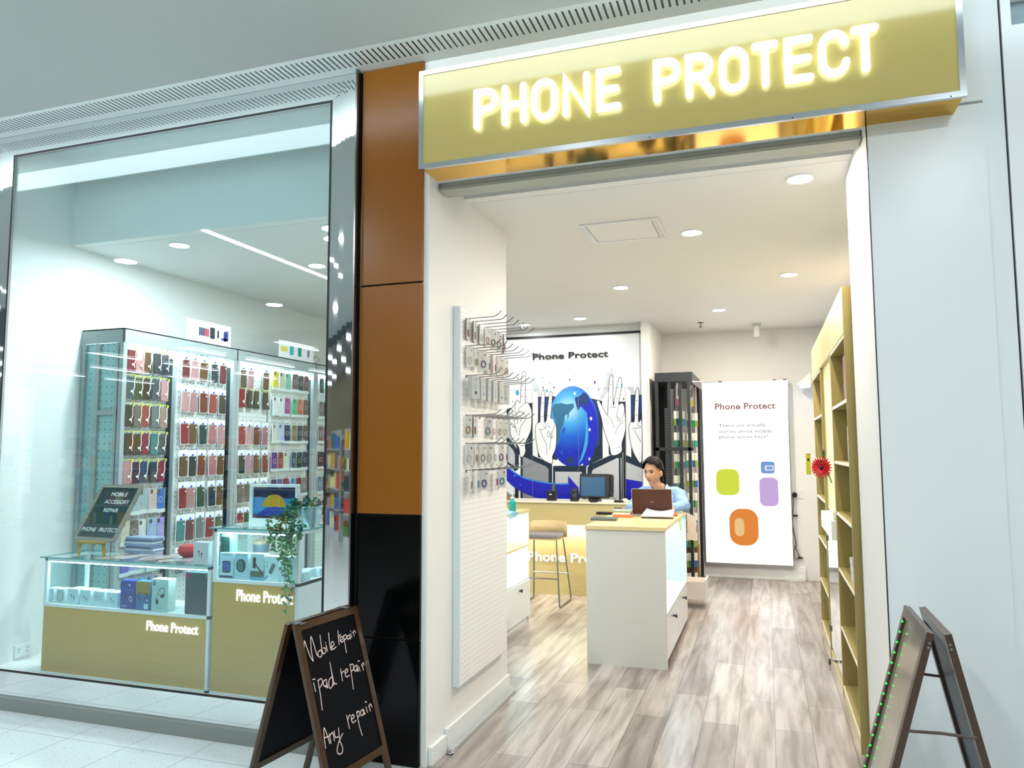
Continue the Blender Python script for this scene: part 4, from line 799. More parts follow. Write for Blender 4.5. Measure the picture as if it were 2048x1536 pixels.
# bubbles
for x, y, r_, m in ((238, 347, 20, 8), (243, 194, 7, 9), (186, 441, 6, 8), (335, 390, 5, 9), (504, 187, 7, 8), (510, 294, 9, 9), (552, 328, 11, 8), (578, 244, 6, 8), (626, 291, 9, 9), (793, 209, 9, 9), (846, 168, 6, 8), (947, 230, 6, 6), (1057, 237, 13, 9), (1100, 312, 9, 8), (985, 302, 6, 9), (1343, 267, 13, 8), (1362, 412, 9, 9)): pg([(x+r_*.85*math.cos(a*PI/8), y+r_*1.35*math.sin(a*PI/8)) for a in range(16)], m)
# hands
def hand(pts, lines, raw=False):
    P = smooth(pts, 3) if not raw else pts; pg(P, 10); ln(P, 3.4, 5, True)
    for l in lines: ln(smooth(l, 4, False) if len(l) > 2 else l, 2.8)
hand([(268, 455), (275, 330), (285, 180), (300, 122), (318, 120), (327, 160), (323, 300), (322, 445), (350, 455), (378, 505), (390, 560), (385, 720), (360, 800), (322, 880), (322, 985), (272, 1030), (255, 930), (205, 860), (165, 790), (160, 700), (135, 600), (150, 545), (180, 510), (205, 480), (222, 440), (245, 430)],
     [[(222, 450), (216, 520), (225, 580), (245, 640)], [(182, 520), (185, 580), (205, 650), (215, 715)], [(150, 560), (160, 640), (185, 700), (210, 715)], [(250, 515), (290, 480), (320, 450)], [(250, 515), (258, 545), (290, 550), (322, 590), (320, 640), (275, 700), (255, 800)], [(160, 690), (180, 670), (200, 690), (210, 715)], [(200, 650), (225, 625), (240, 660), (230, 680)], [(232, 610), (262, 590), (280, 620), (270, 655)], [(268, 905), (295, 910), (318, 900)], [(285, 265), (308, 268)], [(275, 388), (300, 388)], [(215, 700), (235, 770)]])
hand([(478, 655), (480, 560), (490, 420), (500, 340), (515, 320), (528, 345), (527, 450), (522, 640), (545, 640), (555, 540), (570, 400), (580, 345), (597, 335), (607, 360), (603, 480), (590, 610), (615, 618), (632, 660), (652, 720), (652, 860), (640, 950), (610, 1020), (605, 1100), (490, 1040), (450, 930), (432, 800), (432, 710), (450, 665)],
     [[(465, 735), (500, 738), (540, 722)], [(515, 690), (530, 715), (545, 700), (540, 670), (515, 665)], [(565, 690), (585, 720)], [(565, 745), (555, 790), (570, 820), (582, 790), (570, 755)], [(600, 755), (590, 800), (600, 830), (615, 800)], [(480, 740), (510, 820), (545, 900), (548, 1000)], [(632, 690), (610, 760), (590, 860), (582, 950)], [(500, 455), (520, 455)], [(492, 598), (512, 600)], [(570, 455), (594, 458)], [(555, 590), (572, 590)]])
hand([(1080, 450), (1090, 430), (1110, 440), (1190, 585), (1198, 500), (1205, 330), (1218, 190), (1235, 155), (1248, 190), (1250, 350), (1256, 495), (1275, 360), (1300, 250), (1315, 195), (1332, 185), (1342, 220), (1335, 320), (1310, 470), (1340, 455), (1365, 475), (1375, 540), (1385, 700), (1370, 800), (1345, 880), (1340, 975), (1240, 1010), (1210, 900), (1150, 730), (1130, 620)],
     [[(1212, 503), (1235, 498), (1285, 503)], [(1190, 590), (1235, 640), (1265, 720)], [(1295, 610), (1290, 570), (1310, 490)], [(1300, 605), (1298, 640), (1315, 650), (1318, 615), (1300, 605)], [(1335, 625), (1330, 670), (1352, 675), (1350, 635)], [(1370, 545), (1345, 620)], [(1330, 680), (1290, 730), (1280, 780)], [(1300, 935), (1325, 912)], [(1225, 262), (1240, 262)], [(1215, 395), (1235, 395)], [(1300, 290), (1318, 294)], [(1288, 410), (1306, 412)]])
hand([(1475, 655), (1480, 560), (1485, 420), (1495, 320), (1510, 292), (1524, 330), (1525, 450), (1520, 600), (1525, 660), (1556, 650), (1556, 1070), (1500, 1040), (1450, 930), (1425, 800), (1420, 700), (1440, 655)], [[(1455, 722), (1500, 725), (1540, 712)], [(1515, 670), (1520, 700), (1545, 705)], [(1475, 738), (1510, 810), (1550, 870)], [(1495, 432), (1510, 432)], [(1488, 583), (1508, 583)]])
# seams of the mural panels, heading
for q in ([(85, 325), (400, 318)], [(400, 318), (1480, 290)], [(398, 330), (400, 1485)], [(883, 300), (888, 1200)], [(1382, 295), (1385, 1480)]): ln(q, 1.8, 2)
a, c = YP(1066, 720, MY), YP(1217, 716, MY)
mu = build(b, 'mural', MM); tag(mu, 'printed wall mural of white hands, blue globe and dark screens under Phone Protect', 'mural')
hd = MB().text('Phone Protect', (0, MY-.016, 0), (1, 0, 0), (0, 0, 1), a.x, c.x, a.z, .078, d=.004, bold=.026); ho = build(hd, 'heading', BLK, mu)
struct(MB().box(-4.0, MY-.02, 2.885, -1.31, MY+.02, 2.91), 'trim_11', DARKM)
# ---------------- back counter ----------------
t = thing('service_counter', 'pale oak service counter with glowing recess and Phone Protect lettering', 'counter', (-2.2, 8.0, .001))
build(MB().box(-3.4, 7.80, .75, -.98, 8.25, .978), 'upper_front', GOLDH, t); build(MB().box(-3.42, 7.78, .978, -.96, 8.27, .992), 'worktop', mat('worktop edge', '#eee6c8', .35), t, bevel=.002)
build(MB().box(-3.4, 7.90, .001, -.98, 8.2, .75), 'lower_front', GOLDH, t); build(MB().box(-3.35, 7.83, .735, -1.03, 7.86, .75), 'led_strip', mat('warm strip', '#ffffff', em=14, emc='#fff6d8'), t)
area((-2.2, 7.845, .733), 2.2, 14, (1, .93, .72), (math.radians(-8), 0, 0), sy=.03)
a, c = YP(1056, 1112, 7.89), YP(1167, 1116, 7.89); wd_ = (c.x-a.x)*13/8.15
split_build(MB().text('Phone Protect', (0, 7.895, 0), (1, 0, 0), (0, 0, 1), a.x, a.x+wd_, YP(1110, 1123, 7.89).z, .098, d=.012, bold=.008), 'letter', mat('lit white lettering', '#ffffff', em=.75, emc='#f2ecff'), t)
# things on it
def yz(u, v, y=7.95): q = YP(u, v, y); return q
zt = .9925
q = yz(1104, 998); t = thing('card_terminal', 'black card payment terminal standing on service counter', 'card terminal', (q.x, 7.95, zt)); build(MB().box(q.x-.05, 7.91, zt, q.x+.05, 7.99, zt+.11), 'base', BLK, t, bevel=.006); build(MB().ob((q.x+.02, 7.95, zt+.12), (.04, .03, .11), Matrix.Rotation(-.25, 3, 'X')), 'handset', BLK, t, bevel=.006); build(MB().box(q.x-.02, 7.9085, zt+.065, q.x+.01, 7.91, zt+.075), 'screen', PAPER, t)
q = yz(1150, 998); t = thing('round_scanner', 'black round headed scanner left of the monitor', 'scanner', (q.x, 7.93, zt)); build(MB().lathe([(.045, 0), (.05, .02), (.042, .07), (.03, .09)], (q.x, 7.93, zt), 24), 'body', BLK, t, smooth=True); build(MB().sph((q.x, 7.93, zt+.10), .042, 16), 'head', mat('scanner dome', '#25282c', .15), t, smooth=True)
x0, x1 = yz(1158, 970).x, yz(1222, 970).x; zt1 = yz(1190, 948).z
t = thing('pos_monitor', 'black point of sale monitor with blue screen on service counter', 'monitor', ((x0+x1)/2, 8.0, zt)); Rm = Matrix.Rotation(-.16, 3, 'X')
mc = Vector(((x0+x1)/2-.01, 7.99, (zt+zt1)/2+.015)); build(MB().ob(mc, (x1-x0-.02, .05, zt1-zt-.03), Rm), 'housing', BLK, t, bevel=.012); build(MB().ob(mc+Rm@Vector((-.015, -.0262, -.008)), (x1-x0-.09, .002, zt1-zt-.09), Rm), 'screen', mat('blue screen', '#12456a', .2, em=.12, emc='#2a70a0'), t); build(MB().box(mc.x-.05, 7.9, zt, mc.x+.05, 8.08, zt+.03).box(mc.x-.03, 8.0, zt+.02, mc.x+.03, 8.03, zt+.12), 'stand', BLK, t, bevel=.004)
build(MB().ob(mc+Vector(((x1-x0)/2, .05, -.0)), (.03, .10, zt1-zt-.05), Rm), 'side_printer', BLK, t, bevel=.01)
q = yz(1215, 1000, 7.86); tag(build(MB().box(q.x-.05, 7.84, zt, q.x+.0, 7.88, zt+.022).box(q.x+.005, 7.84, zt, q.x+.05, 7.88, zt+.02), 'charging_plugs', PAPER, bevel=.004), 'white plug adapters lying in front of monitor', 'plug')
q = yz(1238, 1000, 7.86); tag(build(MB().ob((q.x, 7.87, zt+.012), (.10, .06, .024)), 'black_tray', BLK, bevel=.006), 'low black tray right of the white plugs', 'tray'); tag(build(MB().tube([(q.x-.13, 7.97, zt+.16), (q.x-.11, 7.95, zt+.10), (q.x-.06, 7.92, zt+.03), (q.x-.03, 7.9, zt+.02)], .003, 6), 'monitor_cable', BLK), 'thin black cable curving down from the monitor', 'cable')
tag(build(MB().sph((q.x+.06, 7.87, zt+.022), (.035, .03, .022), 14), 'computer_mouse', mat('pale mouse', '#d9d5cc', .3), smooth=True), 'pale computer mouse beside the black tray', 'mouse')
q = yz(1188, 1002, 7.82); tag(build(MB().box(q.x-.035, 7.79, zt, q.x+.035, 7.82, zt+.012), 'small_black_reader', BLK, bevel=.003), 'tiny black reader at the counter edge under the monitor', 'card reader')
q = yz(1014, 998); tag(build(MB().box(q.x-.06, 7.9, zt, q.x+.04, 8.0, zt+.03), 'small_carton', CARD, bevel=.002), 'small brown carton at the left end of service counter', 'box')
# ---------------- bar stool ----------------
sx, sy = -2.15, 7.40; t = thing('bar_stool', 'bar stool with pale wood back, grey cushion and steel sled legs', 'stool', (sx, sy, .001))
WB = grain('pale beech', '#d8bd8c', '#c8a974', (1, 1, 8), .4, 8)
sh = MB(); n = 12
for k in range(n+1):
    a = -.5+k/n; x = sx+.40*a; yo = sy+.20-.10*(2*a)**2
    for dz in (0, 1): sh.v.append(Vector((x, yo+(.02 if dz else 0), .66+.155*dz-(.02 if dz and abs(a) > .45 else 0))))
for k in range(n): sh.f.append([2*k, 2*k+2, 2*k+3, 2*k+1]); sh.m.append(0)
o = build(sh, 'backrest', WB, t, smooth=True); so = o.modifiers.new('s', 'SOLIDIFY'); so.thickness = .012
build(MB().prism(rrect(.38, .36, .08), (sx, sy+.02, .665), (1, 0, 0), (0, 1, 0), d=.014), 'seat', WB, t, bevel=.004); build(MB().prism(rrect(.36, .32, .08), (sx, sy+.01, .70), (1, 0, 0), (0, 1, 0), d=.034), 'cushion', mat('grey cushion', '#8c8688', .8), t, bevel=.012, seg=3)
for s_ in (-1, 1):
    xx = sx+s_*.155; xo = sx+s_*.20
    build(MB().tube([(xx, sy-.12, .65), (xo, sy-.19, .04), (xo, sy-.17, .012), (xo, sy+.24, .012), (xo, sy+.27, .03), (xx, sy+.14, .65)], .008, 8), 'sled_leg', CHROME, t, smooth=True)
build(MB().cyl((sx-.185, sy-.165, .28), (sx+.185, sy-.165, .28), .007, 8).cyl((sx-.185, sy+.21, .28), (sx+.185, sy+.21, .28), .007, 8), 'footrest', CHROME, t)
# ---------------- left lit cabinet ----------------
x1 = -2.072; y0, y1 = 4.9, 6.62; t = thing('lit_cabinet', 'white cabinet with two glowing open shelves behind the pegboard wall', 'cabinet', (-2.3, 5.8, .001))
b = MB(); b.box(-2.5, y0, .0, x1, y0+.02, .985); b.box(-2.5, y1-.02, 0, x1, y1, .985); b.box(-2.5, y0, .06, -2.48, y1, .985); b.box(-2.5, y0, .06, x1-.006, y1, .08); b.box(-2.5, y0, 0, x1-.02, y1, .06); b.box(-2.5, 5.93, .06, x1-.0, 5.95, .985)
build(b, 'carcass', WHITEG, t); build(MB().box(-2.52, y0-.01, .985, x1+.01, y1+.01, 1.005), 'worktop', GOLDT, t, bevel=.001)
build(MB().box(-2.48, y0+.02, .675, x1-.002, y1-.02, .693).box(x1-.002, y0+.02, .675, x1, y1-.02, .693), 'shelf', GOLDT, t); build(MB().box(-2.48, y0+.02, .385, x1, y1-.02, .40), 'lower_shelf', WHITEG, t)
for ya, yb in ((y0+.01, 5.935), (5.945, y1-.01)):
    d_ = build(MB().box(x1-.0, ya, .065, x1+.012, yb, .383), 'door', WHITEG, t, bevel=.002)
    build(MB().cyl((x1+.012, yb-.10 if ya < 5.5 else ya+.35, .33), (x1+.03, yb-.10 if ya < 5.5 else ya+.35, .33), .008, 10).cyl((x1+.03, yb-.10 if ya < 5.5 else ya+.35, .33), (x1+.04, yb-.1 if ya < 5.5 else ya+.35, .33), .015, 14), 'knob', BLK, d_)
for z in (.70, .41):
    build(MB().box(x1-.03, y1-.024, z, x1-.015, y1-.02, z+.26).box(x1-.03, 5.95, z, x1-.015, 5.954, z+.26), 'led_strip', E_LED, t)
    area((-2.28, 6.28, z+.26), .34, 2.0, (.55, .92, 1), sy=.6); area((-2.28, 5.45, z+.26), .34, 2.4, (.6, .93, 1), sy=.8)
# sanitiser and masks on it
q = ZP(1015, 1022, 1.006); t = thing('sanitiser_bottle', 'clear green hand sanitiser pump bottle on lit cabinet', 'bottle', (-2.14, q.y, 1.0055)); c_ = (-2.14, q.y, 1.0055)
build(MB().lathe([(.03, 0), (.033, .01), (.033, .08), (.014, .10), (.014, .11)], c_, 20), 'bottle', mat('teal gel', '#2aa09c', .15), t, smooth=True); build(MB().lathe([(.016, .11), (.016, .125), (.005, .127), (.005, .15), (.014, .152), (.014, .158)], c_, 16).box(c_[0]-.03, c_[1]-.005, c_[2]+.150, c_[0], c_[1]+.005, c_[2]+.158), 'pump', WHITEG, t)
tag(build(MB().add([(-2.22, 6.0, 1.008), (-2.06, 6.03, 1.006), (-2.04, 6.25, 1.006), (-2.2, 6.22, 1.03), (-2.05, 6.12, 1.022), (-2.058, 6.02, .965), (-2.056, 6.2, .975)], [(0, 1, 4), (1, 2, 4), (2, 3, 4), (3, 0, 4), (1, 5, 6, 2)]), 'face_masks', mat('pale blue cloth', '#8fc8dc', .7)), 'light blue cloth masks draped on the lit cabinet edge', 'masks')
t = thing('waste_bin', 'white bin with yellow liner at the foot of entrance wall', 'bin', (-1.87, 5.02, .001)); build(MB().lathe([(.10, 0), (.125, .36), (.12, .37), (.098, .01)], (-1.90, 4.95, .001), 24), 'bin', mat('bin white', '#dfe3e4', .35), t, smooth=True)
build(MB().add([(-1.80, 4.86, .40), (-1.77, 4.92, .30), (-1.76, 4.99, .36), (-1.765, 4.90, .24), (-1.80, 4.99, .27), (-1.75, 4.95, .27), (-1.79, 5.03, .33)], [(0, 1, 2), (1, 3, 5), (2, 1, 5), (3, 4, 5), (2, 5, 6), (0, 2, 6)]), 'liner', mat('yellow liner', '#e6e040', .5), t)
# ---------------- island counter ----------------
ix0, ix1, iy0, iy1 = -1.277, -.700, 5.480, 6.94
t = thing('island_counter', 'white island counter with oak top and glowing side niche', 'counter', ((ix0+ix1)/2, 6.2, .001))
b = MB(); b.box(ix0, iy0, .001, ix1, iy0+.02, .962); b.box(ix0, iy1-.02, .001, ix1, iy1, .962); b.box(ix0, iy0+.02, .05, ix0+.02, iy1-.02, .962); b.box(ix0+.02, iy0+.02, .05, ix1-.02, iy1-.02, .07); b.box(-1.06, iy0+.02, .36, ix1-.001, iy1-.02, .38); b.box(-1.08, iy0+.02, .07, -1.06, iy1-.02, .962)
build(b, 'carcass', mat('island white', '#cdcdc6', .4), t); build(MB().box(ix0-.008, iy0-.008, .962, ix1+.006, iy1+.01, .990), 'worktop', GOLDT, t, bevel=.0015)
for k, (ya, yb) in enumerate(((iy0+.02, 6.2), (6.205, iy1-.02))):
    d_ = build(MB().box(ix1-.016, ya, .06, ix1-.001, yb, .358), 'door', WHITEG, t, bevel=.001); ky = (5.86, 6.58)[k]; build(MB().cyl((ix1, ky, .30), (ix1+.018, ky, .30), .008, 10).cyl((ix1+.018, ky, .30), (ix1+.03, ky, .30), .015, 14), 'knob', BLK, d_)
build(MB().box(ix1-.025, iy0+.02, .385, ix1-.01, iy0+.026, .955), 'led_strip', E_LED, t); area((-.88, 6.2, .955), .3, 10, (.52, .80, 1), sy=1.3)
niche = build(MB().box(-1.059, iy0+.02, .381, -1.055, iy1-.02, .96), 'niche_back', mat('niche blue', '#cfe2f6', .5), t)
Zi = .9905
def zi(u, v, z=Zi): return ZP(u, v, z)
def flat(name, lab, cat, u, v, sx, sy, sz, mt, rz=0, dz=0, bev=.003):
    q = zi(u, v); o = build(MB().box(-sx/2, -sy/2, 0, sx/2, sy/2, sz), name, mt, None, local=True, bevel=bev); o.location = (q.x, q.y, Zi+dz); o.rotation_euler = (0, 0, rz); return tag(o, lab, cat)
flat('magazine', 'grey glossy magazine near front left corner of the island', 'magazine', 1209, 1040, .20, .14, .02, mat('mag', '#5f6a64', .25), .05)
flat('black_phone_box', 'long black box lying on the grey magazine', 'box', 1209, 1034, .13, .07, .022, BLK, .05, .0205)
flat('orange_phone_box', 'orange and white phone box lying right of the magazine', 'box', 1246, 1034, .16, .09, .020, mat('orange box', '#e0794a', .35), .1)
flat('white_card', 'white lid on top of the orange phone box', 'lid', 1244, 1033, .12, .06, .003, PAPER, .1, .0205, 0)
flat('green_case', 'pale green glossy phone case pack behind the orange box', 'phone case pack', 1246, 1024, .17, .07, .025, mat('pale green', '#aebfa8', .2), -.1, 0, .01)
flat('brown_block', 'small brown leather block at back left of the island', 'block', 1236, 1022, .06, .05, .03, mat('brown leather', '#4a2a20', .4))
flat('cable_bundle', 'black cable bundle lying in front of the laptop', 'cable', 1277, 1030, .13, .06, .018, BLK, -.1, 0, .006)
flat('green_note', 'tiny lime green sticky note beside the papers', 'note', 1283, 1031, .03, .03, .02, mat('lime', '#c0e02a', .5), .2)
flat('orange_carton', 'small orange carton with black label right of papers', 'box', 1348, 1031, .06, .16, .018, mat('orange2', '#d8683a', .4), .1)
flat('black_folder', 'black folder under the white papers', 'folder', 1315, 1037, .25, .03, .008, BLK, .02, 0, .001)
flat('white_slip', 'thin white paper slip in front of the papers', 'paper', 1300, 1040, .16, .03, .001, PAPER, .02, 0, 0)
flat('clear_box', 'clear plastic box behind the orange carton', 'box', 1354, 1027, .10, .05, .02, mat('clear grey', '#b8bdbb', .15), 0)
b = MB(); q = zi(1316, 1036); nx, ny = 10, 4
for j in range(ny+1):
    for i in range(nx+1): u_ = i/nx; b.v.append(Vector((q.x-.135+.255*u_+.03*(1-u_)*(j/ny), q.y-.01+.12*j/ny, Zi+.012+.035*(j/ny)+.02*(2*u_-1)**2*(j/ny))))
for j in range(ny):
    for i in range(nx): k = j*(nx+1)+i; b.f.append([k, k+1, k+nx+2, k+nx+1]); b.m.append(0)
o = build(b, 'paper_sheets', PAPER, smooth=True); so = o.modifiers.new('s', 'SOLIDIFY'); so.thickness = .008; so.offset = 0; tag(o, 'curled stack of white papers in front of the laptop', 'papers')
o = build(MB().add([(-.698, 6.30, .985), (-.693, 6.30, .985), (-.690, 6.42, .985), (-.69, 6.33, .93), (-.688, 6.40, .93), (-.686, 6.36, .875), (-.684, 6.40, .88)], [(0, 2, 4, 3), (3, 4, 6, 5)]), 'yellow_tape', mat('lime tape', '#c8e81c', .5)); so = o.modifiers.new('s', 'SOLIDIFY'); so.thickness = .002; tag(o, 'lime yellow tape strip hanging from the island edge', 'tape')
# laptop
a, c = zi(1265, 1032), zi(1342, 1034); lw = .335; lx = (a.x+c.x)/2+.005; ly = 6.36; t = thing('laptop', 'open laptop with dark brown lid facing the entrance', 'laptop', (lx, ly, Zi))
build(MB().box(lx-lw/2, ly, Zi, lx+lw/2, ly+.23, Zi+.016), 'base', mat('laptop grey', '#b8bcc4', .3, .6), t, bevel=.004)
Rl = Matrix.Rotation(.16, 3, 'X'); lc = Vector((lx, ly-.0, Zi+.016)); lid = MB().prism(rrect(lw, .215, .01, 0, .1075), lc-Vector((0, .006, 0)), (1, 0, 0), Rl@Vector((0, 0, 1)), d=.007); build(lid, 'lid_rim', ALU, t)
lid2 = MB().prism(rrect(lw-.008, .211, .009, 0, .1065), lc-Vector((0, .0072, 0)), (1, 0, 0), Rl@Vector((0, 0, 1)), d=.0008); build(lid2, 'lid', mat('laptop brown', '#4e2e2c', .35, .3), t)
build(MB().prism([(-.012, .103), (.012, .103), (.012, .106), (-.012, .106)], lc-Vector((0, .0078, 0)), (1, 0, 0), Rl@Vector((0, 0, 1)), d=0), 'emblem', ALU, t)
# ---------------- dark accessory rack near partition ----------------
rx0, rx1, ry0, ry1 = -1.155, -.745, 8.42, 9.45; t = thing('dark_rack', 'tall dark grey accessory rack hung with green and blue packets', 'display rack', (-.95, 8.9, .001))
build(MB().box(rx0, ry0, 2.29, rx1, ry1, 2.395), 'canopy', DGREY, t, bevel=.002); build(MB().box(rx1-.01, ry0+.02, 2.284, rx1+.10, ry1, 2.29), 'canopy_lip', WHITEG, t)
for x, y in ((rx0, ry0), (rx1-.06, ry0), (rx0, ry1-.04), (rx1-.04, ry1-.04), (-1.02, ry0+.02), (-.90, ry0+.02)): build(MB().box(x, y, .001, x+.035, y+.035, 2.29), 'post', DGREY, t)
build(MB().box(rx0, ry0, 1.53, rx1, ry0+.02, 1.565), 'rail', DGREY, t)
build(MB().box(rx0+.01, ry0+.1, .1, rx0+.02, ry1-.02, 2.28).box(-.97, ry0+.2, .1, -.96, ry1-.05, 2.28), 'back_panel', mat('rack black', '#15181a', .6), t)
build(MB().box(rx0+.10, ry0+.012, .1, rx0+.14, ry0+.016, 2.0), 'mesh_panel', stripes('wire mesh', '#4a4a44', '#15181a', 2, .03, .8), t)
build(MB().box(rx1-.04, 9.10, .1, rx1-.02, 9.14, 2.28), 'post', mat('pink white edge', '#d8c8d0', .4), t)
for (u, y, c, lab, c2) in ((1356, 8.47, '#e6cdd4', 'pink edged header card with pictures on the dark rack', '#c04a70'), (1380, 8.80, '#efe6dc', 'yellow edged header card with pictures on the dark rack', '#e8e020')):
    q = YP(u, 776, y); tt = thing('header_card', lab, 'sign', (q.x, y, 2.02)); build(MB().box(q.x-.02, y, 2.05, q.x+.035, y+.004, 2.28), 'board', mat('hc '+c, c, .5), tt); build(MB().box(q.x-.02, y-.001, 2.03, q.x+.035, y, 2.10), 'band', mat('hc '+c2, c2, .5), tt); build(MB().box(q.x-.005, y-.0015, 2.14, q.x+.01, y, 2.22).box(q.x+.016, y-.0015, 2.14, q.x+.026, y, 2.24), 'picture', mat('dark print', '#3a2a3c', .5), tt)
def pk():
    t = thing('accessory_packet', 'x', 'packet'); build(MB().box(-.022, -.006, -.16, .022, 0, 0), 'card', mat('packet white', '#e4e6da', .4), t, local=True); build(MB().box(-.0222, -.0065, -.16, .0222, .0005, -.085), 'lower_band', cm('#6c8a1c', pre='band'), t, local=True, olink=True)
    return t
pk0 = pk()
for col, (u, y, v0, dv, nr, nm) in enumerate(((1357, 8.47, 822, 43, 6, 'left'), (1383, 8.80, 826, 40, 9, 'right'))):
    for r in range(nr):
        cols = [('green', '#6f8f1e'), ('blue', '#1c5fa0'), ('green', '#88a030'), ('teal', '#1f8a94')]
        for k in range(4):
            q = YP(u-7+k*5.0, v0+r*dv, y); cn, hx = cols[(k+r*3+col) % 4]
            dup(pk0, (q.x, y+.01*k, q.z), rot=(0, random.uniform(-.05, .05), .9+random.uniform(-.15, .15)), label='%s banded packet, row %s from top, place %s, %s column of dark rack' % (cn, ORD[r+1], ORD[k+1], nm), group='packets on the dark rack', mats={'lower_band': cm(hx, pre='band')})
kill(pk0)
# white cloth bag, carton, drawer
q = YP(1384, 1055, 8.1); b = MB(); P = [(1376, 1028), (1384, 1031), (1393, 1047), (1392, 1082), (1377, 1079), (1374, 1050)]
b.prism([(YP(u, v, 8.37).x, YP(u, v, 8.37).z) for u, v in P], (0, 8.37, 0), d=.045); o = build(b, 'cloth_bag', mat('cream cloth', '#ead8c8', .8), bevel=.01); tag(o, 'cream cloth bag hanging from the dark rack behind the island', 'bag')
q = ZP(1388, 1169); tag(build(MB().box(q.x-.07, 8.86, .001, q.x+.07, 9.0, .46).box(q.x-.07, 8.85, .28, q.x+.07, 8.86, .30), 'carton', CARD, bevel=.004), 'brown cardboard carton standing against the dark rack', 'box')
t = thing('open_drawer', 'white drawer standing open low behind the island counter', 'drawer', (-.74, 7.8, .1)); b = MB(); a0, a1, b0, b1 = -.98, -.60, 7.62, 7.90
b.box(a0, b0, .09, a1, b1, .10).box(a0, b0, .1, a1, b0+.012, .26).box(a0, b1-.012, .1, a1, b1, .26).box(a0, b0, .1, a0+.012, b1, .26); build(b, 'tray', mat('drawer white', '#eadfd6', .4), t); build(MB().box(a1-.004, b0-.01, .08, a1+.014, b1+.01, .28), 'drawer_front', WHITEG, t, bevel=.002)
tag(build(MB().box(-1.36, 7.40, .001, -.99, 7.76, .90), 'drawer_cabinet', WHITEG), 'white drawer cabinet behind the island counter', 'cabinet')
# ---------------- light box ----------------
LY = 9.50; lx0, lx1, lz0, lz1 = -.735, .272, .172, 2.365; t = thing('light_box', 'bright white wall light box reading Phone Protect', 'light box', (-.23, 9.55, lz0))
build(MB().box(lx0, LY, lz0, lx1, 9.61, lz1), 'housing', ALU, t); build(MB().box(lx0+.012, LY-.003, lz0+.012, lx1-.012, LY, lz1-.012), 'lit_face', E_LB, t)
q = MB(); g1 = mat('lb pink', '#241414', .6, em=.4, emc='#d08884'); g2 = mat('lb grey', '#202020', .6, em=.4, emc='#b8a8b0')
a, c = YP(1430, 819, LY), YP(1551, 817, LY); q.text('Phone Protect', (0, LY-.0045, 0), (1, 0, 0), (0, 0, 1), a.x, c.x, a.z-.002, .078, m=0, bold=.03)
for s_, v, ua, ub in (('There are actually', 854, 1438, 1532), ('stories about mobile', 866, 1438, 1544), ('phone stores here!', 877, 1438, 1536)):
    a, c = YP(ua, v, LY), YP(ub, v, LY); q.text(s_, (0, LY-.0045, 0), (1, 0, 0), (0, 0, 1), a.x, c.x, a.z, .040, m=1, bold=.022)
split_build(q, 'letter', [g1, g2], t)
# plain coloured shapes of the poster and the battery picture
q = MB(); PM = [mat('lb '+c, '#181818', .6, em=.85, emc=c) for c in ('#dcea3c', '#f08a2c', '#d0b0e8', '#6f9fe0', '#f6cf8c', '#ffffff')]
def blob(u0, v0, u1, v1, m, r=.4, k=0):
    a, c = YP(u0, v1, LY), YP(u1, v0, LY); w_, h_ = c.x-a.x, c.z-a.z; q.prism(rrect(w_, h_, r*min(w_, h_), (a.x+c.x)/2, (a.z+c.z)/2, 6), (0, LY-.0045-.0005*k, 0), d=0, m=m)
blob(1433, 938, 1478, 990, 0, .3); blob(1520, 955, 1556, 1012, 2, .3); blob(1460, 1018, 1516, 1090, 1, .4); blob(1522, 923, 1549, 947, 3, .2); blob(1530, 931, 1547, 941, 5, .2, 1); blob(1533, 933, 1545, 939, 3, .1, 2); blob(1470, 1036, 1488, 1072, 4, .5, 1)
build(q, 'poster_shapes', PM, t)
for u in (1440, 1549, 1570): x = YP(u, 762, LY).x; build(MB().box(x-.02, LY+.01, lz1, x+.02, LY+.03, lz1+.012), 'clip', BLK, t)
# power outlets and leads on back wall
x = YP(1590, 987, 9.62).x; t = thing('wall_socket', 'white double outlet on back wall right of the light box', 'socket', (x+.03, 9.62, .96)); build(MB().box(x-.06, 9.608, .955, x+.085, 9.62, 1.055), 'plate', WHITEG, t, bevel=.003)
tag(build(MB().cyl((x-.005, 9.608, 1.0), (x-.005, 9.57, 1.0), .03, 16), 'plug', BLK, bevel=.004), 'round black power plug in the back wall outlet', 'plug')
zz = lambda v: YP(1590, v, 9.6).z
X_ = lambda u: YP(u, 1050, 9.6).x
tag(build(MB().tube([(X_(u), 9.58, zz(v)) for u, v in ((1588, 990), (1588, 1005), (1586, 1030), (1585, 1050), (1588, 1070), (1591, 1090), (1586, 1100), (1586, 1115), (1592, 1119), (1597, 1112), (1587, 1090))], .005, 6), 'black_cable', BLK), 'black cable looping down from the back wall plug', 'cable')
tag(build(MB().tube([(X_(u), 9.6, zz(v)) for u, v in ((1597, 990), (1593, 1005), (1586, 1030), (1590, 1070), (1597, 1100), (1594, 1130), (1585, 1142), (1570, 1145))], .004, 6), 'white_cable', WHITEG), 'white cable running down beside the black cable', 'cable')
for u, v, l in ((1591, 1031, 'upper'), (1598, 1115, 'lower')): tag(build(MB().box(X_(u)-.03, 9.575, zz(v)-.012, X_(u)+.03, 9.60, zz(v)+.012), 'inline_switch', BLK, bevel=.008), '%s small black inline switch on the back wall lead' % l, 'switch')
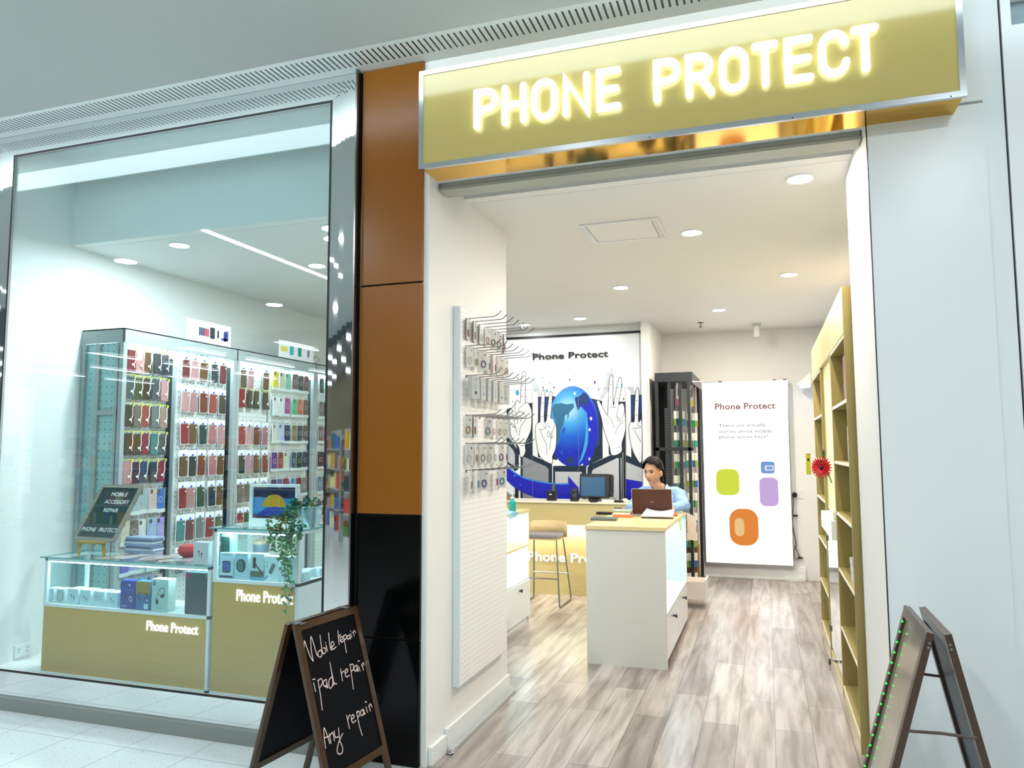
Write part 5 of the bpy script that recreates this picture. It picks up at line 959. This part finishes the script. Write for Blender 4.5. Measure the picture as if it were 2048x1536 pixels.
# bracket light and yellow tag beside the shelving
x = YP(1612, 762, 9.2).x; t = thing('shelf_lamp', 'small blue white lamp bracket behind the far shelving top', 'lamp', (x, 9.2, 2.3)); build(MB().prism([(x-.10, 2.28), (x+.05, 2.28), (x+.05, 2.42)], (0, 9.2, 0), d=.3), 'shade', WHITEG, t); build(MB().box(x-.06, 9.22, 2.262, x+.05, 9.48, 2.278), 'tube', mat('blue tube', '#7fb0ff', em=3, emc='#9fc4ff'), t)
x = YP(1616, 920, 7.16).x; t = thing('yellow_tag', 'yellow hanging tag at the far end of the shelving', 'tag', (x, 7.16, 1.30)); build(MB().box(x, 7.143, 1.505, .43, 7.150, 1.51), 'string', WHITEG, t); build(MB().box(x-.018, 7.15, 1.32, x+.022, 7.154, 1.505), 'card', mat('tag yellow', '#b8b020', .5), t); build(MB().box(x-.006, 7.1485, 1.44, x+.010, 7.15, 1.462), 'hole_print', BLK, t)
# ---------------- shelving on the right ----------------
bx0, bx1 = .412, .765; zs = [.08, .44, .80, 1.150, 1.47, 1.812, 2.16, 2.41]
SHW = mat('shelf edge cream', '#f4efdc', .4)
def book(y0, y1, lab, mid=False):
    t = thing('mirror_cabinet' if mid else 'shelving_unit', lab, 'cabinet' if mid else 'shelving', ((bx0+bx1)/2, (y0+y1)/2, .001))
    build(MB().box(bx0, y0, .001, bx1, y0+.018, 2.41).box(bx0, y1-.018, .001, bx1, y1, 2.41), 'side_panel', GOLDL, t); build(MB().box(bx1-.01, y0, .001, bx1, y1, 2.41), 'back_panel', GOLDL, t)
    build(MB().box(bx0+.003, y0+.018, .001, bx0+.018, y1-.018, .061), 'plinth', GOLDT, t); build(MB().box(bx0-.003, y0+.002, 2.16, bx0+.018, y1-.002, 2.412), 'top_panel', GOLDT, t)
    if not mid:
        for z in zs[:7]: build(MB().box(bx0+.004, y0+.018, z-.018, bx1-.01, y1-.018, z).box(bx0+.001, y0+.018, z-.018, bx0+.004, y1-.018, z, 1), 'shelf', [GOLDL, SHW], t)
    else:
        build(MB().box(bx0+.02, y0+.018, 1.10, bx0+.035, y1-.018, 2.16), 'upper_panel', mat('pale lit panel', '#e8dfa0', .35), t)
        d_ = build(MB().box(bx0+.004, y0+.022, .10, bx0+.018, y1-.022, .96), 'mirror_door', mat('mirror door', '#e6ecec', .04, 1), t); build(MB().box(bx0-.006, y1-.035, .2, bx0+.004, y1-.022, .24).box(bx0-.006, y1-.035, .86, bx0+.004, y1-.022, .90), 'hinge', CHROME, d_)
        k_ = build(MB().cyl((bx0-.02, y0+.3, .14), (bx0+.0, y0+.3, .14), .012, 12).cyl((bx0-.045, y0+.34, .14), (bx0-.02, y0+.30, .14), .005, 8), 'lock', CHROME, d_)
        build(MB().box(bx0-.03, y0+.02, .962, bx1-.02, y1-.02, 1.085), 'display_drawer', WHITEG, t, bevel=.002); build(MB().box(bx0-.033, y0+.03, .972, bx0-.03, y1-.03, 1.078), 'lit_front', mat('lit drawer', '#ffffff', em=1.1, emc='#ffeef4'), t)
    return t
book(4.31, 5.245, 'tall pale oak shelving unit nearest the entrance'); book(5.25, 6.185, 'middle oak cabinet with mirror door and glowing showcase drawer', True); book(6.19, 7.14, 'tall pale oak shelving unit farthest from the entrance')
area((.30, 6.0, 2.75), .3, 24, (1, .93, .75), (0, math.radians(18), 0), sy=2.2) if False else None
t = thing('key_ring', 'black key hanging from the mirror cabinet lock', 'key', (bx0-.05, 5.59, .14)); build(MB().sph((bx0-.05, 5.59, .12), (.008, .02, .022), 12), 'key_head', BLK, t, smooth=True); build(MB().box(bx0-.052, 5.587, .06, bx0-.048, 5.593, .11), 'key_blade', CHROME, t)
def item(name, lab, cat, y, z, w, d, h, c, inx=.06, lean=0):
    o = build(MB().box(-d/2, -w/2, 0, d/2, w/2, h), name, mat('item '+c, c, .4), None, local=True, bevel=.002); o.location = (bx0+inx+d/2, y, z+.0008); o.rotation_euler = (lean, 0, 0); tag(o, lab, cat); return o
item('brown_box', 'large dusty rose box leaning on top shelf of near unit', 'box', 4.66, 1.812, .20, .10, .27, '#8a4a50', .03, -.03)
item('white_book', 'thin white book beside the rose box on top shelf', 'book', 4.50, 1.812, .04, .15, .22, '#e8e4dc', .03)
item('silver_phone_box', 'silver phone box with dark picture on near unit shelf', 'box', 4.62, 1.47, .12, .12, .20, '#8e9094', .03)
item('small_white_box', 'little white box low on the near unit middle shelf', 'box', 4.55, 1.15, .08, .10, .05, '#e0dcd0', .12)
for k, l in enumerate(('bottom', 'middle', 'top')): item('glass_box', 'clear small box, %s of the little stack on near unit' % l, 'box', 4.72+.02*k, .80+.041*k, .14, .12, .038, '#c9ccc8', .03)
item('teal_book', 'thin teal and white book standing on the near unit lower shelf', 'book', 4.52, .44, .03, .16, .24, '#3f9a94', .02)
item('white_book', 'white book standing on the second lowest shelf of near unit', 'book', 4.50, .08, .03, .18, .24, '#ddd8cc', .05)
for k, (c, l) in enumerate((('#f0ece8', 'white'), ('#7a3a6a', 'purple'), ('#ece6e4', 'pale'), ('#5a2030', 'maroon'))): item('book', '%s book in the row on top shelf of far unit' % l, 'book', 6.62-.055*k, 1.812, .045, .15, .24, c, .03)
item('white_box', 'tall white box on second shelf of far unit', 'box', 6.46, 1.47, .06, .15, .29, '#f6f2ea', .02); item('cream_box', 'short cream box beside the tall white box', 'box', 6.60, 1.47, .05, .12, .13, '#e0dab8', .04); item('small_cream_box', 'small cream box on the middle shelf of far unit', 'box', 6.40, 1.15, .06, .08, .04, '#e0d8b0', .1)
q = tag(build(MB().box(.42, 5.75, 1.086, .50, 5.95, 1.125), 'red_case', mat('coral case', '#e0604a', .4), bevel=.015), 'coral red oval case lying on the showcase drawer', 'case'); tag(build(MB().box(.40, 5.32, 1.086, .52, 5.62, 1.145), 'clear_organiser', mat('pale organiser', '#c9cdb4', .2), bevel=.01), 'pale translucent organiser box on the showcase drawer', 'box')
# gerbera
fc = Vector((.345, 5.32, 1.425)); t = thing('gerbera', 'red gerbera flower stuck on the front of oak cabinet', 'flower', fc); b = MB()
for ring, (n, L, w_, tl2) in enumerate(((22, .078, .013, .1), (22, .07, .012, .3), (16, .045, .009, .6))):
    for k in range(n):
        a = 2*PI*k/n+ring*.13; ha = Vector((.80, -.60, 0)); d = ha*math.cos(a)+Vector((0, 0, math.sin(a))); s_ = ha*-math.sin(a)+Vector((0, 0, math.cos(a))); nn = Vector((-.60, -.80, 0))
        p = lambda f, ws: fc+d*L*f+nn*(L*f*tl2)+s_*ws
        b.add([p(.1, -w_*.3), p(.6, -w_*.55), p(.95, -w_*.2), p(.95, w_*.2), p(.6, w_*.55), p(.1, w_*.3)], [(0, 1, 2, 3, 4, 5)])
build(b, 'petals', mat('gerbera red', '#c00818', .5), t); build(MB().sph(fc+Vector((-.006, -.008, 0)), (.015, .015, .015), 12), 'centre', mat('gerbera dark', '#4a0610', .7), t, smooth=True)
build(MB().add([fc+Vector((.01, -.02, .05)), fc+Vector((.0, -.05, .10)), fc+Vector((.01, -.07, .12)), fc+Vector((.02, -.03, .09))], [(0, 1, 2, 3)]), 'leaf', LG[0], t); build(MB().tube([fc, fc+Vector((.03, 0, -.02)), fc+Vector((.055, .02, -.1))], .004, 6), 'stem', LG[1], t)
# ---------------- A-frame boards ----------------
def aframe(name, lab, P1, P2, T, angF, angB, wood, face, inner, gap=.02, sw=.032, th=.018, railz=.17, backface=None):
    """P1 near top corner, P2 far top corner (front panel); the front panel leans to the right of P1->P2"""
    P1, P2 = Vector(P1), Vector(P2); wv = (P2-P1).normalized(); Wd = (P2-P1).length; n = Vector((wv.y, -wv.x, 0))
    base = (P1+P2)/2; t = thing(name, lab, 'A-frame board', (base.x, base.y, .001)); out = {}
    for nm, sgn, ang, O in (('front', 1, angF, P1+n*gap/2), ('back', -1, angB, P1-n*gap/2)):
        dn = (n*sgn*math.sin(ang)-Vector((0, 0, 1))*math.cos(ang)); L = (T-.004)/math.cos(ang); up = -dn; B = O+dn*L
        U = wv if sgn > 0 else wv   # front normal
        N = U.cross(up); fl = 1 if sgn > 0 else -1   # N points to +n side
        def pr(poly, inset, d, m): return MB().prism(poly, B+N*(-inset if sgn > 0 else inset-d*-0), U, up, d=d) 
        Of = B+(N*th if sgn > 0 else Vector((0, 0, 0)))
        for q in ([(0, 0), (sw, 0), (sw, L), (0, L)], [(Wd-sw, 0), (Wd, 0), (Wd, L), (Wd-sw, L)]): build(MB().prism(q, Of, U, up, d=th), 'stile', wood, t, bevel=.002)
        rz = railz/math.cos(ang)
        for a, c in ((L-sw, L), (rz-sw*.5, rz+sw*.5)): build(MB().prism([(sw, a), (Wd-sw, a), (Wd-sw, c), (sw, c)], Of, U, up, d=th), 'rail', wood, t, bevel=.001)
        out[nm] = (B, U, up, N, L, rz, Of)
        build(MB().prism([(sw-.004, rz), (Wd-sw+.004, rz), (Wd-sw+.004, L-sw+.004), (sw-.004, L-sw+.004)], Of-N*.005, U, up, d=.006), inner if nm == 'front' else 'back_board', face if nm == 'front' else (backface or face), t)
    return t, out, wv, n, Wd
DW = grain('dark stained wood', '#47290c', '#2c1806', (3, 3, .6), .35, 12, .3); CB = mat('chalk board', '#04070e', .5, var=.12, spec=.1)
P1, P2 = ZP(590, 1250, .8), ZP(708, 1213, .8)
wv0 = (P2-P1).normalized(); P1 = P1-wv0*.012; P2 = P2+wv0*.010; P1.x -= .017; P2.x -= .017
t, out, wv, n, Wd = aframe('chalkboard_sign', 'dark framed A-board chalked Mobile repair, ipad repair, Any repair', P1, P2, .8, math.radians(16.3), math.radians(16), DW, CB, 'chalk_face')
B, U, up, N, L, rz, Of = out['front']
for f in (.02, .8): build(MB().box(-.04, -.02, 0, .04, .02, .004), 'top_hinge', CHROME, t, local=True)
for o in [c for c in t.children if c.name.startswith('top_hinge')]: pass
hs = [c for c in t.children if c.name.startswith('top_hinge')]
for o, f in zip(hs, (.04, Wd-.05)): o.location = (Vector(P1)+wv*f+Vector((0, 0, .0)))-wl(t)+Vector((0, 0, -.001)); o.rotation_euler = (0, 0, math.atan2(wv.y, wv.x)+PI/2)
ST = [[(570, 645), (560, 560), (555, 440), (575, 490), (600, 560), (632, 612), (615, 520), (612, 402), (640, 480), (662, 555), (685, 578)], [(690, 520), (672, 540), (680, 575), (700, 575), (708, 545), (695, 515)], [(690, 390), (700, 470), (715, 545), (735, 540), (738, 505), (718, 500)], [(742, 475), (755, 530)], [(736, 452), (738, 458)], [(765, 370), (770, 440), (782, 510), (795, 515)], [(785, 495), (812, 470), (800, 445), (785, 465), (800, 510), (830, 490)],
 [(845, 350), (848, 410), (855, 470)], [(850, 410), (858, 392), (868, 385)], [(862, 440), (885, 420), (875, 400), (863, 420), (875, 450), (895, 438)], [(890, 395), (905, 460), (918, 540)], [(893, 400), (912, 385), (920, 410), (902, 430)], [(945, 390), (925, 400), (930, 425), (948, 410), (945, 385), (955, 420)], [(955, 375), (965, 410)], [(952, 352), (955, 357)], [(975, 360), (985, 395)], [(972, 370), (988, 350), (998, 370)],
 [(635, 800), (652, 875)], [(627, 772), (648, 768)], [(672, 780), (690, 880), (710, 1035)], [(672, 785), (700, 765), (712, 800), (690, 840)], [(745, 770), (720, 790), (725, 830), (748, 815), (745, 775), (758, 845)], [(795, 745), (768, 780), (770, 840), (790, 840), (800, 780), (775, 620), (790, 700), (812, 800), (835, 808)],
 [(868, 680), (885, 785)], [(875, 730), (885, 708), (897, 700)], [(905, 720), (930, 700), (920, 680), (905, 705), (918, 750), (945, 735)], [(948, 640), (965, 750), (978, 855)], [(950, 650), (975, 640), (980, 680), (962, 700)], [(1010, 650), (985, 665), (990, 700), (1010, 680), (1008, 648), (1022, 700)], [(1025, 660), (1036, 700)], [(1018, 615), (1032, 611)], [(1050, 640), (1065, 690)], [(1050, 655), (1062, 627), (1070, 650)],
 [(740, 1365), (728, 1290), (725, 1190), (755, 1260), (775, 1325)], [(730, 1275), (765, 1262)], [(770, 1240), (785, 1320)], [(775, 1260), (800, 1230), (815, 1300)], [(812, 1215), (822, 1270), (848, 1265)], [(850, 1190), (860, 1290), (885, 1360), (880, 1405), (855, 1415), (838, 1390), (850, 1320), (886, 1238)],
 [(920, 1080), (935, 1150), (945, 1195)], [(930, 1115), (940, 1088), (952, 1075)], [(960, 1120), (985, 1095), (975, 1075), (960, 1100), (972, 1145), (1000, 1125)], [(1005, 1050), (1030, 1170), (1055, 1255)], [(1005, 1060), (1025, 1045), (1030, 1080), (1015, 1100)], [(1062, 1030), (1040, 1050), (1048, 1085), (1066, 1062), (1062, 1028), (1080, 1070)], [(1088, 1010), (1100, 1055)], [(1078, 968), (1092, 964)], [(1112, 995), (1125, 1045)], [(1112, 1008), (1126, 982), (1138, 1010)]]
fo = Of-N*.0046; b = MB(); cnt_ = 0
for s_ in ST:
    if cnt_ in (17, 33): build(b, 'chalk_writing', mat('chalk', '#e6d2cc', .9), t); b = MB()
    cnt_ += 1
    pts = []
    for x, y in (smooth(s_, 4, False) if len(s_) > 2 else s_):
        q = onp(480+x/4.314, 1180+y/4.314, fo, N)-fo; pts.append((q.dot(U), q.dot(up)))
    b.ribbon(pts, .0042, fo, U, up, d=0)
build(b, 'chalk_writing', mat('chalk', '#e6d2cc', .9), t)
# LED message board on the right: front panel leans left
P1, P2 = ZP(1862, 1268, .95), ZP(1815, 1213, .95)
RB, RF = ZP(1885, 1272, .95), None
SC = grain('scratched pale acrylic', '#c9c2b2', '#8a8272', (2, 2, .5), .12, 5); SC.node_tree.nodes['Principled BSDF'].inputs['Metallic'].default_value = .45
# here the panel facing the camera side is the left leaning one ('back' in the helper): give it the pale face
t2, out2, wv2, n2, Wd2 = aframe('led_sign_board', 'dark wood A-board with pale panel edged by green LEDs', (P1.x+.024, P1.y, .95), (P2.x+.024, P2.y, .95), .95, math.radians(12.5), math.radians(15.5), DW, mat('blue grey board', '#2c3a4a', .4), 'board_panel', gap=.028, sw=.038, th=.022, railz=.10, backface=SC)
B, U, up, N, L, rz, Of = out2['back']
b = MB()
for k in range(20):
    p = Of-N*.022-N*.001+U*(Wd2-.048)+up*(L-.055-k*.040); b.sph(p, .0042, 8)
build(b, 'green_lights', mat('green led', '#0a6a20', em=2.5, emc='#18d040'), t2); e_ = MB()
B1, U1, up1, N1, L1, rz1, Of1 = out2['front']
pa = Vector(P1)+Vector((.024, 0, 0))
for h0 in (.31, .24):   # side stays linking the two panels
    k = h0; 
    L_ = pa+(-n2*math.sin(math.radians(15.5))-Vector((0, 0, math.cos(math.radians(15.5)))))*k/math.cos(math.radians(15.5)); R_ = pa+(n2*math.sin(math.radians(12.5))-Vector((0, 0, math.cos(math.radians(12.5)))))*k/math.cos(math.radians(12.5))
    o_ = wv2*(-.004 if h0 > .3 else Wd2*.93); build(MB().tube([L_+o_-n2*.02, L_+o_, (L_+R_)/2+o_+Vector((0, 0, .003)), R_+o_, R_+o_+n2*.02], .0055, 6), 'stay', DW, t2)
for s_, ang in ((-1, 15.5), (1, 12.5)):
    for k in (.03, .045):
        p = pa+(n2*s_*math.sin(math.radians(ang))-Vector((0, 0, math.cos(math.radians(ang)))))*k+n2*s_*.014-wv2*.001+n2*s_*.008; build(MB().cyl(p, p-wv2*.002, .0045, 10), 'screw', CHROME, t2)
# ---------------- person ----------------
SK = mat('skin', '#c99a7c', .5); SK.node_tree.nodes['Principled BSDF'].inputs['Subsurface Weight'].default_value = .08; HAIR = mat('dark hair', '#0a0706', .55, spec=.2); SHIRT = mat('light blue shirt', '#8fb2e2', .8, var=.06)
hq = YP(1306, 944, 6.98); HC = Vector((hq.x, 6.98, hq.z+.002))      # head centre (eye level)
t = thing('person', 'person in light blue shirt sitting behind an open laptop', 'person', (HC.x+.03, 7.12, .001))
fdir = Vector((-.36, -.93, -.05)).normalized(); ldir = Vector((0, 0, 1)).cross(fdir).normalized()   # ldir: person's left... toward +X side
udir = fdir.cross(ldir).normalized(); ldir = -ldir if ldir.x < 0 else ldir
udir = Vector((0, 0, 1)); udir = (udir-fdir*udir.dot(fdir)).normalized(); ldir = fdir.cross(udir).normalized(); ldir = ldir if ldir.x > 0 else -ldir
def hd_(x, y, z): return HC+ldir*x+fdir*y+udir*z       # local head frame: x side, y forward, z up
def gs(a, s): return math.exp(-(a/s)**2)
hm = MB(); n = 56; hh = 40; vs_ = []
def headpt(th_, ph):
    sx_, sy_, sz_ = math.sin(th_)*math.sin(ph), math.sin(th_)*math.cos(ph), math.cos(th_)
    z = sz_*.118; fr = max(0, sy_)
    rx, ry = .077, .094
    if z < 0:
        k = min(1, -z/.118); rx *= 1-.24*k**2.2; ry *= 1-.10*k**2
        if sy_ < 0: ry *= 1-.45*k
    x = sx_*rx; y = sy_*ry
    if sy_ > 0: y *= (1-.04*gs(z+.0, .03)) ; y += .006*gs(z+.105, .03)*gs(x, .03)                 # chin
    if sy_ > .1:
        y += .019*gs(x, .009)*gs(z+.040, .014)+.010*gs(x, .008)*gs(z+.022, .018)+.005*gs(abs(x)-.011, .007)*gs(z+.044, .008)   # nose
        y -= .009*gs(abs(x)-.031, .015)*gs(z+.002, .013); y += .004*gs(z-.022, .012)                            # sockets, brow
        y += .006*gs(x, .022)*gs(z+.069, .008)-.003*gs(x, .02)*gs(z+.0685, .0022)-.004*gs(x, .02)*gs(z+.086, .008)
        y += .004*gs(abs(x)-.042, .018)*gs(z+.035, .02)
    return hd_(x, y, z)
for i in range(1, hh):
    for j in range(n): vs_.append(headpt(PI*i/hh, 2*PI*j/n))
vs_ += [headpt(0, 0), headpt(PI, 0)]
fs_ = [(i*n+a, i*n+(a+1) % n, (i+1)*n+(a+1) % n, (i+1)*n+a) for i in range(hh-2) for a in range(n)]+[(len(vs_)-2, (a+1) % n, a) for a in range(n)]+[(len(vs_)-1, (hh-2)*n+a, (hh-2)*n+(a+1) % n) for a in range(n)]
body = MB(); body.add(vs_, fs_)
for s_ in (-1, 1): e0 = hd_(s_*.080, -.010, -.016); body.sph(e0, (.012, .018, .030), 14)
NB = hd_(.0, -.02, -.10); CH = Vector((HC.x+.045, 7.05, 1.165))
body.tube([hd_(0, -.015, -.05), NB, NB.lerp(CH, .5)+Vector((0, 0, .0)), CH+Vector((0, 0, .03)), CH-Vector((0, 0, .06))], [.050, .052, .050, .056, .075], 24)
TX = CH.x
body.lathe([(.03, 1.165), (.10, 1.14), (.155, 1.09), (.155, .94), (.135, .80), (.14, .66), (.16, .60), (.12, .56)], (0, 0, 0), 28)
k0 = len(body.v)-8*28
for i in range(k0, len(body.v)): p = body.v[i]; p.x = p.x*1.05+TX; p.y = p.y*.66+7.10
EL = {}
LAPZ = Zi+.03
for s_, sh_, el, wr_ in ((1, Vector((TX+.165, 7.08, 1.115)), Vector((TX+.235, 6.96, 1.005)), Vector((lx+.09, 6.56, LAPZ+.012))), (-1, Vector((TX-.165, 7.08, 1.115)), Vector((TX-.245, 6.94, 1.0)), Vector((lx-.08, 6.56, LAPZ+.012)))):
    if s_ > 0: el = Vector((TX+.225, 7.03, .98+.055)); el.z = 1.04; el = Vector((TX+.235, 6.93, 1.035))
    body.tube([sh_+Vector((-.06*s_, 0, .015)), sh_, sh_.lerp(el, .5), el, el.lerp(wr_, .5), wr_], [.052, .052, .044, .038, .033, .024], 16); EL[s_] = (sh_, el, wr_)
    d = (wr_-el).normalized(); sd = Vector((0, 0, 1)).cross(d).normalized(); hc = wr_+d*.045
    body.sph(hc, (.036, .046, .016), 14)
    for f, (o_, ln_) in enumerate(((-.028, .062), (-.010, .072), (.009, .068), (.026, .054))): a = hc+d*.025+sd*o_; body.tube([a, a+d*ln_*.55+Vector((0, 0, .006)), a+d*ln_-Vector((0, 0, .012))], [.0088, .008, .0065], 8)
    a = wr_+d*.02-sd*s_*-.024; body.tube([a, a+d*.03+sd*s_*.028, a+d*.055+sd*s_*.030-Vector((0, 0, .006))], [.010, .009, .007], 8)
for s_ in (-1, 1): body.tube([Vector((TX+s_*.08, 7.12, .66)), Vector((TX+s_*.11, 7.32, .62)), Vector((TX+s_*.12, 7.20, .58)), Vector((TX+s_*.12, 7.22, .30)), Vector((TX+s_*.12, 7.22, .10)), Vector((TX+s_*.12, 7.10, .05))], [.085, .08, .075, .055, .042, .04], 14)
bo = build(body, 'body', SK, t, smooth=True); r = bo.modifiers.new('r', 'REMESH'); r.mode = 'VOXEL'; r.voxel_size = .0042; r.use_smooth_shade = True; sm = bo.modifiers.new('s', 'CORRECTIVE_SMOOTH'); bo.modifiers.remove(sm); sm = bo.modifiers.new('s', 'SMOOTH'); sm.factor = .5; sm.iterations = 2
# facial details
def disc(x, z, rx, rz, y0, m, name, par=None):
    b = MB(); P = []
    for k in range(18):
        a = k*PI/9; px, pz = x+rx*math.cos(a), z+rz*math.sin(a); P.append(facept(px, pz)+fdir*y0)
    c_ = facept(x, z)+fdir*(y0+.0012); b.add([c_]+P, [(0, 1+k, 1+(k+1) % 18) for k in range(18)]); return build(b, name, m, par or t, smooth=True)
def facept(x, z):
    th_ = math.acos(max(-1, min(1, z/.118))); best = None
    s0 = math.sin(th_); lo, hi = -1.3, 1.3
    for _ in range(30):
        md = (lo+hi)/2; q = headpt(th_, md)-HC
        if q.dot(ldir) < x: lo = md
        else: hi = md
    return headpt(th_, (lo+hi)/2)
EW = mat('eye white', '#d8d0c8', .3); EI = mat('iris', '#1a0f0a', .2); LIP = mat('lips', '#a0504c', .45)
for s_ in (-1, 1):
    e = disc(s_*.031, -.002, .0135, .0050, .0022, EW, 'eye'); disc(s_*.031-.001, -.002, .0066, .0054, .0034, EI, 'iris', e)
    b = MB(); b.tube([facept(s_*.031+q*.0155, .0035+.003*(1-q*q))+fdir*.003 for q in (-1, -.5, 0, .5, 1)], [.0008, .0022, .0026, .0022, .001], 6); build(b, 'eyelash', HAIR, t, smooth=True)
    b = MB(); b.tube([facept(s_*(.014+q*.036), .0165+.006*math.sin(q*2.4))+fdir*.002 for q in (0, .3, .6, 1)], [.0018, .0026, .0022, .0008], 6); build(b, 'eyebrow', HAIR, t, smooth=True)
b = MB(); b.tube([facept(q*.022, -.0665+.0022*abs(q)**.5*0-.001*q*q)+fdir*-.0005 for q in (-1, -.5, 0, .5, 1)], [.001, .0034, .0036, .0034, .001], 8); b.tube([facept(q*.019, -.0735+.002*q*q)+fdir*-.0008 for q in (-1, -.5, 0, .5, 1)], [.001, .0040, .0048, .0040, .001], 8); build(b, 'lips', LIP, t, smooth=True)
build(MB().sph(facept(-.006, -.049)+fdir*.0, .0022, 8).sph(facept(.006, -.049), .0022, 8), 'nostril', mat('nostril', '#5a2a20', .8), t)
# hair: cap over the skull with parted hairline, tied back
b = MB(); vs_ = []; keep = {}
nn_, hh2 = 64, 36
for i in range(hh2+1):
    for j in range(nn_):
        th_ = PI*(.02+.96*i/hh2); ph = 2*PI*j/nn_; q = headpt(th_, ph)-HC; x, y, z = q.dot(ldir), q.dot(fdir), q.dot(udir); c_ = Vector((x, y, z)); l_ = c_.length
        thick = .013+.0015*math.sin(ph*23)+(.006 if z > .05 else 0); c_ = c_*(1+thick/l_)
        hl = .064-.046*max(0, abs(x)-.038)/.035+.010*gs(x+.014, .012)        # hairline height at x
        face = z < hl and y > (.016 if z > .035 else (-.004 if z > .008 else -.034))
        low = z < (-.075 if abs(x) < .055 else -.05)
        keep[(i, j)] = not (face or low); vs_.append(hd_(*c_))
fs_ = []
for i in range(hh2):
    for j in range(nn_):
        k = (j+1) % nn_
        if all(keep[q] for q in ((i, j), (i, k), (i+1, k), (i+1, j))): fs_.append((i*nn_+j, i*nn_+k, (i+1)*nn_+k, (i+1)*nn_+j))
b.add(vs_, fs_); b.add([vs_[j] for j in range(nn_)], [tuple(range(nn_-1, -1, -1))])
ho = build(b, 'hair', HAIR, t, smooth=True); so = ho.modifiers.new('s', 'SOLIDIFY'); so.thickness = .009; so.offset = -1; sb = ho.modifiers.new('u', 'SUBSURF'); sb.levels = 1; sb.render_levels = 1
b = MB()
for dx in (-.012, -.004, .004, .012): b.tube([hd_(dx, -.085, -.02), hd_(dx*1.5+.005, -.118, -.05), hd_(dx*1.6+.010, -.115, -.10), hd_(dx*1.4+.012, -.10, -.15)], [.010, .014, .012, .004], 10)
build(b, 'ponytail', mat('brown hair ends', '#2a150b', .6), ho, smooth=True)
build(MB().tube([hd_(.082*math.sin(a), -.025+.0*a, .118*1.12*math.cos(a)) for a in [k*PI/16-PI/2.3 for k in range(15)]], .0028, 6), 'hairband', mat('pale hairband', '#b8b098', .4), ho)
# shirt
sm_ = MB(); sm_.lathe([(.055, 1.195), (.100, 1.165), (.165, 1.115), (.182, 1.0), (.170, .84), (.165, .68), (.18, .62), (.175, .60)], (0, 0, 0), 36)
for i in range(len(sm_.v)): p = sm_.v[i]; p.x = p.x*1.05+TX; p.y = p.y*.72+7.10
for s_ in (1, -1):
    sh_, el, wr_ = EL[s_]; sm_.tube([Vector((TX+s_*.06, 7.08, 1.155)), sh_+Vector((-.03*s_, 0, .03)), sh_+Vector((.02*s_, -.01, .005)), sh_.lerp(el, .5), el+Vector((.0, 0, .004)), el.lerp(wr_, .35), el.lerp(wr_, .72)], [.05, .062, .066, .060, .056, .049, .040], 20)
so_ = build(sm_, 'shirt', SHIRT, t, smooth=True); r = so_.modifiers.new('r', 'REMESH'); r.mode = 'VOXEL'; r.voxel_size = .007; r.use_smooth_shade = True; s2 = so_.modifiers.new('s', 'SMOOTH'); s2.iterations = 4
tx = bpy.data.textures.new('folds', 'CLOUDS'); tx.noise_scale = .05; dm = so_.modifiers.new('d', 'DISPLACE'); dm.texture = tx; dm.strength = .014; dm.mid_level = .5; dm.texture_coords = 'GLOBAL'
for s_ in (-1, 1):
    b = MB(); c0 = Vector((TX, 7.035, 1.205)); P = [c0+Vector((s_*.012, -.085, -.075)), c0+Vector((s_*.062, -.050, -.005)), c0+Vector((s_*.066, .02, .022)), c0+Vector((s_*.095, .02, -.018)), c0+Vector((s_*.098, -.055, -.045)), c0+Vector((s_*.055, -.10, -.10))]
    b.add(P, [(0, 1, 4, 5), (1, 2, 3, 4)] if s_ > 0 else [(5, 4, 1, 0), (4, 3, 2, 1)]); co = build(b, 'collar', mat('collar blue', '#a6c4ee', .8), so_); sd = co.modifiers.new('s', 'SOLIDIFY'); sd.thickness = .004; sb = co.modifiers.new('b', 'BEVEL'); sb.width = .002
    build(MB().tube([c0+Vector((s_*.064, .01, .02)), c0+Vector((s_*.058, -.06, -.01)), c0+Vector((s_*.05, -.10, -.09)), c0+Vector((s_*.04, -.115, -.16))], .0025, 6), 'lanyard', mat('dark cord', '#1d2638', .6), t)
# stool under the person
t = thing('office_stool', 'dark stool under the seated person, behind the island', 'stool', (TX, 7.16, .001)); build(MB().lathe([(.17, .50), (.18, .52), (.18, .545), (.16, .56)], (TX, 7.18, 0), 28), 'seat', BLK, t, smooth=True); build(MB().cyl((TX, 7.18, .03), (TX, 7.18, .50), .025, 12), 'post', CHROME, t); build(MB().lathe([(.2, .001), (.2, .012), (.03, .035)], (TX, 7.18, 0), 28), 'base', DGREY, t)
